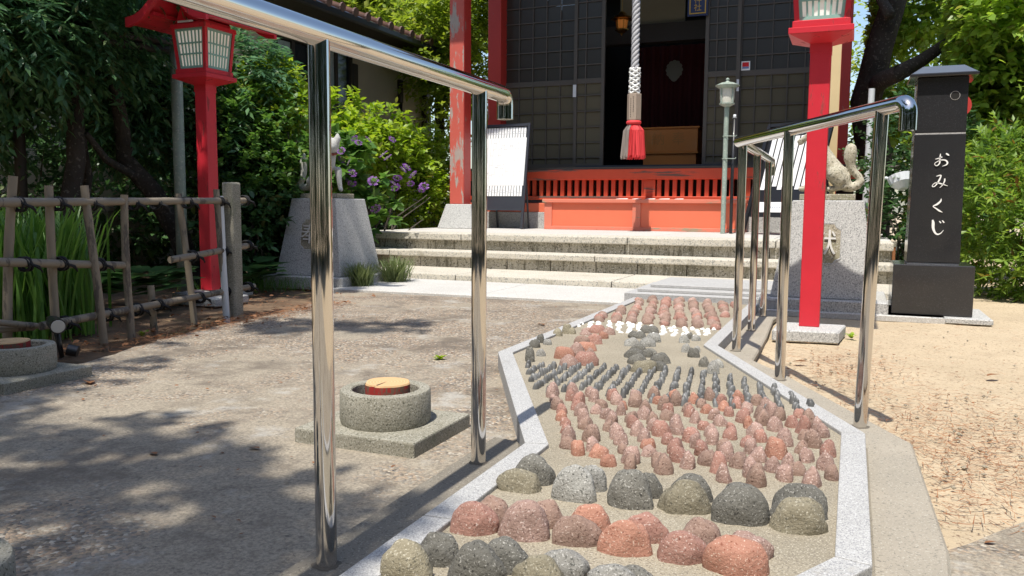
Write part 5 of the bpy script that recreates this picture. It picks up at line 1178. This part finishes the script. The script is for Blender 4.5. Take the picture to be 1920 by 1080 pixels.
blade_clump('grass_tuft', 'second grass tuft, nearer the lowest step', [(-3.28,5.55,0)], 520, .22, .04, 'lf_grass', 'grass tufts by the pedestal', lean=.9, w=1.1)
blade_clump('ground_cover', 'low ground cover in front of the left fox pedestal', [(-4.3,4.85,0),(-4.0,4.8,0),(-3.8,4.9,0),(-4.6,4.9,0),(-4.1,4.6,0)], 900, .10, .12, 'lf_iris', None, lean=.9, w=1.3)
ht = empty('hosta', tuple(gb_(250,5.1)), 'broad-leaved dark hosta in the shade behind the fence', 'plant')
hp_ = np.array([atD(a,540,d) for a, d in ((210,5.0),(260,5.2),(190,5.4),(470,6.0),(300,5.5))]); P = np.repeat(hp_, 16, 0); P[:,2] = 0; a = rng.uniform(0,2*PI,len(P))
P += np.stack([.08*np.cos(a),.08*np.sin(a),.10+.12*rng.uniform(size=len(P))],1); me = leaf_mesh('leaves', P-np.array(ht.location), np.stack([np.cos(a),np.sin(a),.2+0*a],1), np.tile([0,0,1.],(len(P),1)), .22*rng.uniform(.7,1.2,len(P)), 'heart'); link('leaves', me, M['lf_dark'], ht)
sp_ = empty('seedling', tuple(g(150,600,0)), 'bright green seedling at the foot of the fence', 'plant')
c = np.array(sp_.location); P = np.repeat(np.array([[0,0,.10],[0,.02,.16],[.01,0,.22]]), 8, 0); a = rng.uniform(0,2*PI,24)
link('leaves', leaf_mesh('leaves', P, np.stack([np.cos(a),np.sin(a),.5+0*a],1), np.tile([0,0,1.],(24,1)), np.full(24,.06), 'oval'), M['lf_bright'], sp_)
for k, (a, b_, lb) in enumerate(((825,674,'tiny green weed in the paving left of the second steel post'),(1597,632,'tiny green weed in the dirt right of the red lantern base'),(268,628,'small green weed under the bamboo rail'))):
    q = g(a, b_, 0.01); t = empty('weed', tuple(q), lb, 'weed'); n = 14; an = rng.uniform(0,2*PI,n)
    link('leaves', leaf_mesh('leaves', np.zeros((n,3))+rng.normal(size=(n,3))*.005, np.stack([np.cos(an),np.sin(an),.6+0*an],1), np.tile([0,0,1.],(n,1)), np.full(n,.03), 'oval'), M['lf_bright'], t)

# litter: dry needles, dead leaves, pebbles
def scatter(name, label, n, fn, m, size, kind='needle', z=.012, lift=.12):
    P = []
    while len(P) < n:
        q = fn(); 
        if q is not None: P.append((q[0], q[1], z+random.uniform(0,.006)))
    P = np.array(P); a = rng.uniform(0,2*PI,n); Dr = np.stack([np.cos(a),np.sin(a),rng.uniform(-lift*.3,lift,n)],1)
    me = leaf_mesh(name, P, Dr, np.tile([0,0,1.],(n,1))+rng.normal(size=(n,3))*.25, size*rng.uniform(.5,1.2,n), kind)
    o = link(name, me, m); return tag(o, label, 'litter', kind='stuff')
def dirt_pt():
    t = random.random()
    if t < .55: q = (random.gauss(.30,.20), random.gauss(2.3,.40))
    elif t < .8: q = (random.gauss(-.02,.14), random.gauss(3.35,.3))
    else: q = (random.uniform(.1,2.2), random.uniform(1.9,5))
    x_, y_ = q
    if y_ < 1.72+.15*max(0,x_): return None
    ax_ = .06+.115 if y_ < 2.2 else .20-.455*(y_-2.2)
    if x_ < ax_ and y_ < 3.5: return None
    if x_ < -.32 or (abs(x_+.17) < .17 and 3.97 < y_ < 4.32) or y_ > 4.98: return None
    return q
scatter('pine_needles', 'dry brown pine needles littering the sandy yard', 3900, dirt_pt, M['needle'], .058, z=.006)
scatter('dirt_leaf_scraps', 'small dead leaf scraps on the sandy yard', 300, dirt_pt, M['deadleaf'], .013, 'oval', z=.010, lift=.5)
def bed_pt():
    if random.random() < .5: q = (random.gauss(-2.93,.08), random.uniform(2.0,4.3))
    else: q = (random.uniform(-4.4,-2.9), random.uniform(2.0,5.0))
    return q if q[0] < -2.74 else None
scatter('bed_needles', 'brown needles and twigs along the garden bed edge', 4500, bed_pt, M['needle'], .06, z=.014, lift=.25)
scatter('bed_leaves', 'dead leaves on the garden soil', 500, bed_pt, M['deadleaf'], .03, 'oval', z=.016, lift=.6)
scatter('court_leaf_scraps', 'scattered leaf scraps on the courtyard paving', 240, lambda: (random.uniform(-2.7,-.9), random.uniform(.8,5)), M['deadleaf'], .014, 'oval', z=.013, lift=.4)
for k, (a, b_, lb, s) in enumerate(((1010,607,'orange fallen leaf on the paving beyond the second steel post',.055),(165,714,'pale brown fallen leaf beside the shaded slab',.06),(282,848,'small dark fallen leaf on the near paving',.03),(468,839,'curled dark fallen leaf on the near paving left of the first post',.03),(1485,678,'orange fallen leaf on the dirt by the right handrail',.05),(1845,1018,'reddish fallen leaf at the bottom right where dirt meets paving',.02),(1850,705,'brown fallen leaf on the open dirt at the right',.05))):
    q = g(a, b_, .013); t = link('fallen_leaf', leaf_mesh('fallen_leaf', np.zeros((1,3)), np.array([[1.,.3*k-1,.15]]), np.array([[0,.2,1.]]), np.array([s*1.2]), 'oval'), M['deadleaf']); t.location = [float(v) for v in q]
    tag(t, lb, 'leaf', 'single fallen leaves')
# loose stone crumbs in the dirt
gm = MB(); 
for _ in range(160):
    q = dirt_pt() or (random.uniform(.3,2), random.uniform(2,4.5)); s = random.uniform(.003,.009); c = np.array([q[0],q[1],.003+s*.3])
    vs = [c+np.array(v)*s*random.uniform(.7,1.2) for v in ((1,0,0),(-1,0,0),(0,1,0),(0,-1,0),(0,0,.7),(0,0,-.7))]; gm.add(vs, [(0,2,4),(2,1,4),(1,3,4),(3,0,4),(2,0,5),(1,2,5),(3,1,5),(0,3,5)])
tag(gm.build('gravel_crumbs', M['bed']), 'small stone crumbs in the sandy yard', 'gravel', kind='stuff')

# ------------------------------------------------------------------ house on the left
hs = empty('house', (-7.6,8,0), 'single-storey rendered house with brown tiled roof behind the shrubs', 'house')
XW = -6.6
MB().box(XW-3,XW,2.0,12.2,0,3.1).build('wall', M['wall'], hs)
MB().box(XW,XW+.006,2.0,12.2,0,.55).build('plinth', M['conc'], hs)
def window(y0, y1_, z0, z1_, label=None):
    w = MB(); w.box(XW,XW+.05,y0,y1_,z0-.05,z0); w.box(XW,XW+.05,y0,y1_,z1_,z1_+.06); w.box(XW,XW+.05,y0-.05,y0,z0-.05,z1_+.06); w.box(XW,XW+.05,y1_,y1_+.05,z0-.05,z1_+.06); w.box(XW,XW+.045,(y0+y1_)/2-.03,(y0+y1_)/2+.03,z0,z1_)
    f = w.build('window_frame', M['wood_dark'], hs)
    MB().box(XW+.010,XW+.014,y0,y1_,z0,z1_).build('pane', plain('window_glass', (.02,.025,.03), .04), f)
    nx = 40; c_ = MB(); vs = []
    for j in range(2):
        for i in range(nx+1): vs.append((XW+.019+.004*math.sin(i*1.3), y0+.05+((y1_-y0)*.45)*i/nx, z0 if j == 0 else z1_-.02))
    c_.add(vs, [(i,i+1,nx+2+i,nx+1+i) for i in range(nx)]); c_.build('curtain', plain('pale_curtain', (.42,.47,.47), .9), f, smooth=True)
def yz(px_, py_, X_=XW): p = atX(px_, py_, X_); return float(p[1]), float(p[2])
y0a, _ = yz(515,150); y1a, _ = yz(575,150); window(y0a, y1a, yz(545,190)[1], yz(545,78)[1])
y0a, _ = yz(600,150); y1a, _ = yz(652,150); window(y0a, y1a, yz(620,200)[1], yz(620,86)[1])
for (a, b_, c_) in ((662,120,190),(748,150,230)):
    y_, z_ = yz(a, b_); MB().box(XW+.0,XW+.05,y_-.06,y_+.06,z_-.35,z_).build('down_pipe_box', M['wood_dark'], hs, bevel=.01)
    MB().tube([(XW+.03,y_,z_-.35),(XW+.03,y_,0.1)], .03, 8).build('down_pipe', M['wood_dark'], hs, smooth=True)
y_, _ = yz(790,200); MB().box(XW,XW+.1,y_,y_+.15,0,3.1).build('corner_post', M['wood_dark'], hs)
MB().box(XW-.2,XW+.62,1.6,11.3,2.93,2.99).build('soffit', M['wood_dark'], hs)
MB().box(XW+.60,XW+.66,1.6,11.35,2.93,3.03).build('gutter', M['black'], hs, bevel=.02)
rfh = MB(); rfh.add([(XW+.62,1.5,3.03),(XW+.62,11.4,3.03),(XW-1.6,11.4,3.85),(XW-1.6,1.5,3.85),(XW+.62,1.5,3.0),(XW+.62,11.4,3.0),(XW-1.6,11.4,3.8),(XW-1.6,1.5,3.8)],[(0,1,2,3),(7,6,5,4),(0,4,5,1),(1,5,6,2)]); roof = rfh.build('roof', M['tile'], hs)
tm_ = MB(); tm_.tube([(0,0,0),(-1.1,0,.407),(-2.2,0,.814)], [.045,.045,.045], 8); t0 = tm_.build('ridge_tile_row', M['tile'], roof, smooth=True, local=True); t0.location = Vector((XW+.63,1.6,3.055))-hs.location
k = 0
for k in range(1, 34): share('ridge_tile_row', t0.data, roof, (XW+.63, 1.6+.29*k, 3.055))
cap = MB().tube([(0,0,0),(.03,0,-.005)], [.055,.06], 10).build('tile_end_cap', M['tile'], roof, smooth=False, local=True); cap.location = Vector((XW+.64,1.6,3.06))-hs.location
for k in range(1, 34): share('tile_end_cap', cap.data, roof, (XW+.64, 1.6+.29*k, 3.06))

# ------------------------------------------------------------------ odds and ends behind the right fox
q = atD(1690,340,7.6); wl = empty('white_lampshade', tuple(q), 'fluted white lampshade hanging between the right fox and the black pillar', 'lampshade')
mb = MB(); n = 36; prof = [(.035,.07),(.085,.02),(.10,-.045)]; vs = []
for r_, z_ in prof:
    for j in range(n): rr = r_*(1+.035*(j%2)); vs.append((rr*math.cos(2*PI*j/n), rr*math.sin(2*PI*j/n), z_))
mb.add(vs, [(i*n+j,i*n+(j+1)%n,(i+1)*n+(j+1)%n,(i+1)*n+j) for i in range(2) for j in range(n)]+[tuple(range(n))])
s_ = mb.build('fluted_shade', M['pvc'], wl, local=True); s_.rotation_euler = (R(160),R(-15),0)
MB().tube([q+[0,0,-.02],q+[-.12,0,.03],q+[-.16,0,.0]], .012, 8).build('arm', M['pvc'], wl, smooth=True)
q = atD(1672,535,7.0); rp_ = empty('rusty_pipe', (q[0],q[1],0), 'short rusty pipe standing beside the lower steps', 'pipe'); MB().tube([(q[0],q[1],0),(q[0],q[1],.33)], .015, 10).build('pipe_tube', M['rust'], rp_, auto=40); MB().tube([(q[0],q[1],.33),(q[0],q[1],.37)], .02, 10).build('pipe_cap', M['conc'], rp_, auto=40)
q = atD(1797,198,6.0); rd = empty('round_red_sign', tuple(q), 'dark red round sign edge showing behind the black pillar', 'sign')
MB().tube([q, q+np.array([0,.02,0])], [.075,.075], 28).build('disc', M['pillar_red'], rd, auto=40); MB().tube([q+[-.02,.03,0],(q[0]-.02,q[1]+.03,0)], .012, 8).build('sign_post', M['black'], rd, auto=40)
q = atD(1628,260,8.6); gp_ = empty('grey_pole', (q[0],q[1],0), 'pale grey pole behind the right fox', 'pole'); MB().tube([(q[0],q[1],0),(q[0]+.01,q[1],1.75)], .03, 10).build('pole_tube', M['pvc'], gp_, auto=40)
q0 = np.array(atD(1590,314,8.9)); fr2 = empty('low_rail_fence', (q0[0]+.4,q0[1],0), 'dark low pipe rail behind the right fox', 'fence')
MB().tube([q0,q0+np.array([1.4,.05,0])], .02, 8).build('rail', M['wood_dark'], fr2, auto=40)
for dx in (.3,1.1): MB().tube([(q0[0]+dx,q0[1],0),(q0[0]+dx,q0[1],q0[2])], .018, 8).build('post', M['wood_dark'], fr2, auto=40)

# ------------------------------------------------------------------ trees behind the viewer: they shade the courtyard and show in the steel
pt = empty('pine_tree', (-4.6,-1.4,0), 'tall pine beside the courtyard whose crown dapples the paving', 'tree')
trunk('trunk', [([(-4.6,-1.4,0),(-4.5,-1.3,2),(-4.2,-1.3,4),(-3.9,-1.2,6)],.16,.07),([(-4.4,-1.3,3.2),(-3.2,-1.5,4.2),(-2.0,-1.4,4.8)],.06,.03),([(-4.3,-1.3,3.8),(-3.6,.2,4.6),(-3.2,1.4,5)],.06,.03)], M['bark'], pt)
tanE = math.tan(R(SUN_EL))
def shade(gx, gy, z, r_, rz=.25): return ((gx, gy-z/tanE, z), (r_, r_*.9, rz))
PL_ = [shade(-2.3,1.25,4.6,.42),shade(-1.75,1.35,4.4,.34),shade(-1.35,1.30,4.7,.30),shade(-2.9,1.5,4.8,.45),shade(-2.1,.8,4.3,.26),shade(-2.75,2.1,5,.34),shade(-3.2,2.7,5,.42),shade(-3.5,3.4,5.2,.45),shade(-3.9,4.0,5,.42),shade(-2.6,3.35,5.1,.22),shade(-2.2,3.55,5.2,.16),shade(-3.4,1.9,5,.45),shade(-4.2,2.6,5.3,.55),shade(-4.4,3.4,5,.5),shade(-4.9,4.2,5.2,.3),shade(-3.75,4.8,4.8,.42),shade(-3.6,5.2,5.0,.42),shade(-1.05,1.12,4.6,.16),shade(-.85,1.25,4.6,.13),shade(-1.1,.9,4.5,.22),shade(-2.55,1.7,4.5,.2)]
foliage('crown', PL_, 1900, 12, .16, .11, 'needle', M['lf_pine'], pt, shell=.0, droop=.1, spread=1.2)
foliage('crown_tufts', PL_, 1300, 10, .15, .085, 'dia', M['lf_pine'], pt, shell=.0, droop=.1)
back = [(-7,-6.5),(-4,-7.5),(-1,-8),(2,-7.6),(4.6,-6),(6.4,-3.8),(7.4,-1),(8,2),(8.6,5),(-8.5,-3),(-9.5,-.5)]
proto = tree('broadleaf_tree', 'broad dark tree behind the viewer, first of the ring round the yard', [([(0,-10,0),(0,-10,2),(.2,-10,4)],.25,.12)],
     [((0,-10,3.2),(2.4,1.6,2.0)),((-1.2,-10,4.6),(1.5,1.2,1.3)),((1.2,-10,4.4),(1.5,1.2,1.4)),((0,-10,1.2),(2.4,1.2,1.3))], 1500, 8, .5, .24, 'dia', 'lf_dark', 'trees behind the viewer')
for k, (a, b_) in enumerate(back):
    c = copy_tree(proto) if k else proto; c.location = (a, b_, 0); c.rotation_euler = (0,0,k*1.3); c.scale = (1,1,1)
    c['label'] = 'broad dark tree out of view behind the camera, number '+['one','two','three','four','five','six','seven','eight','nine','ten','eleven'][k]+' counting from the left rear'
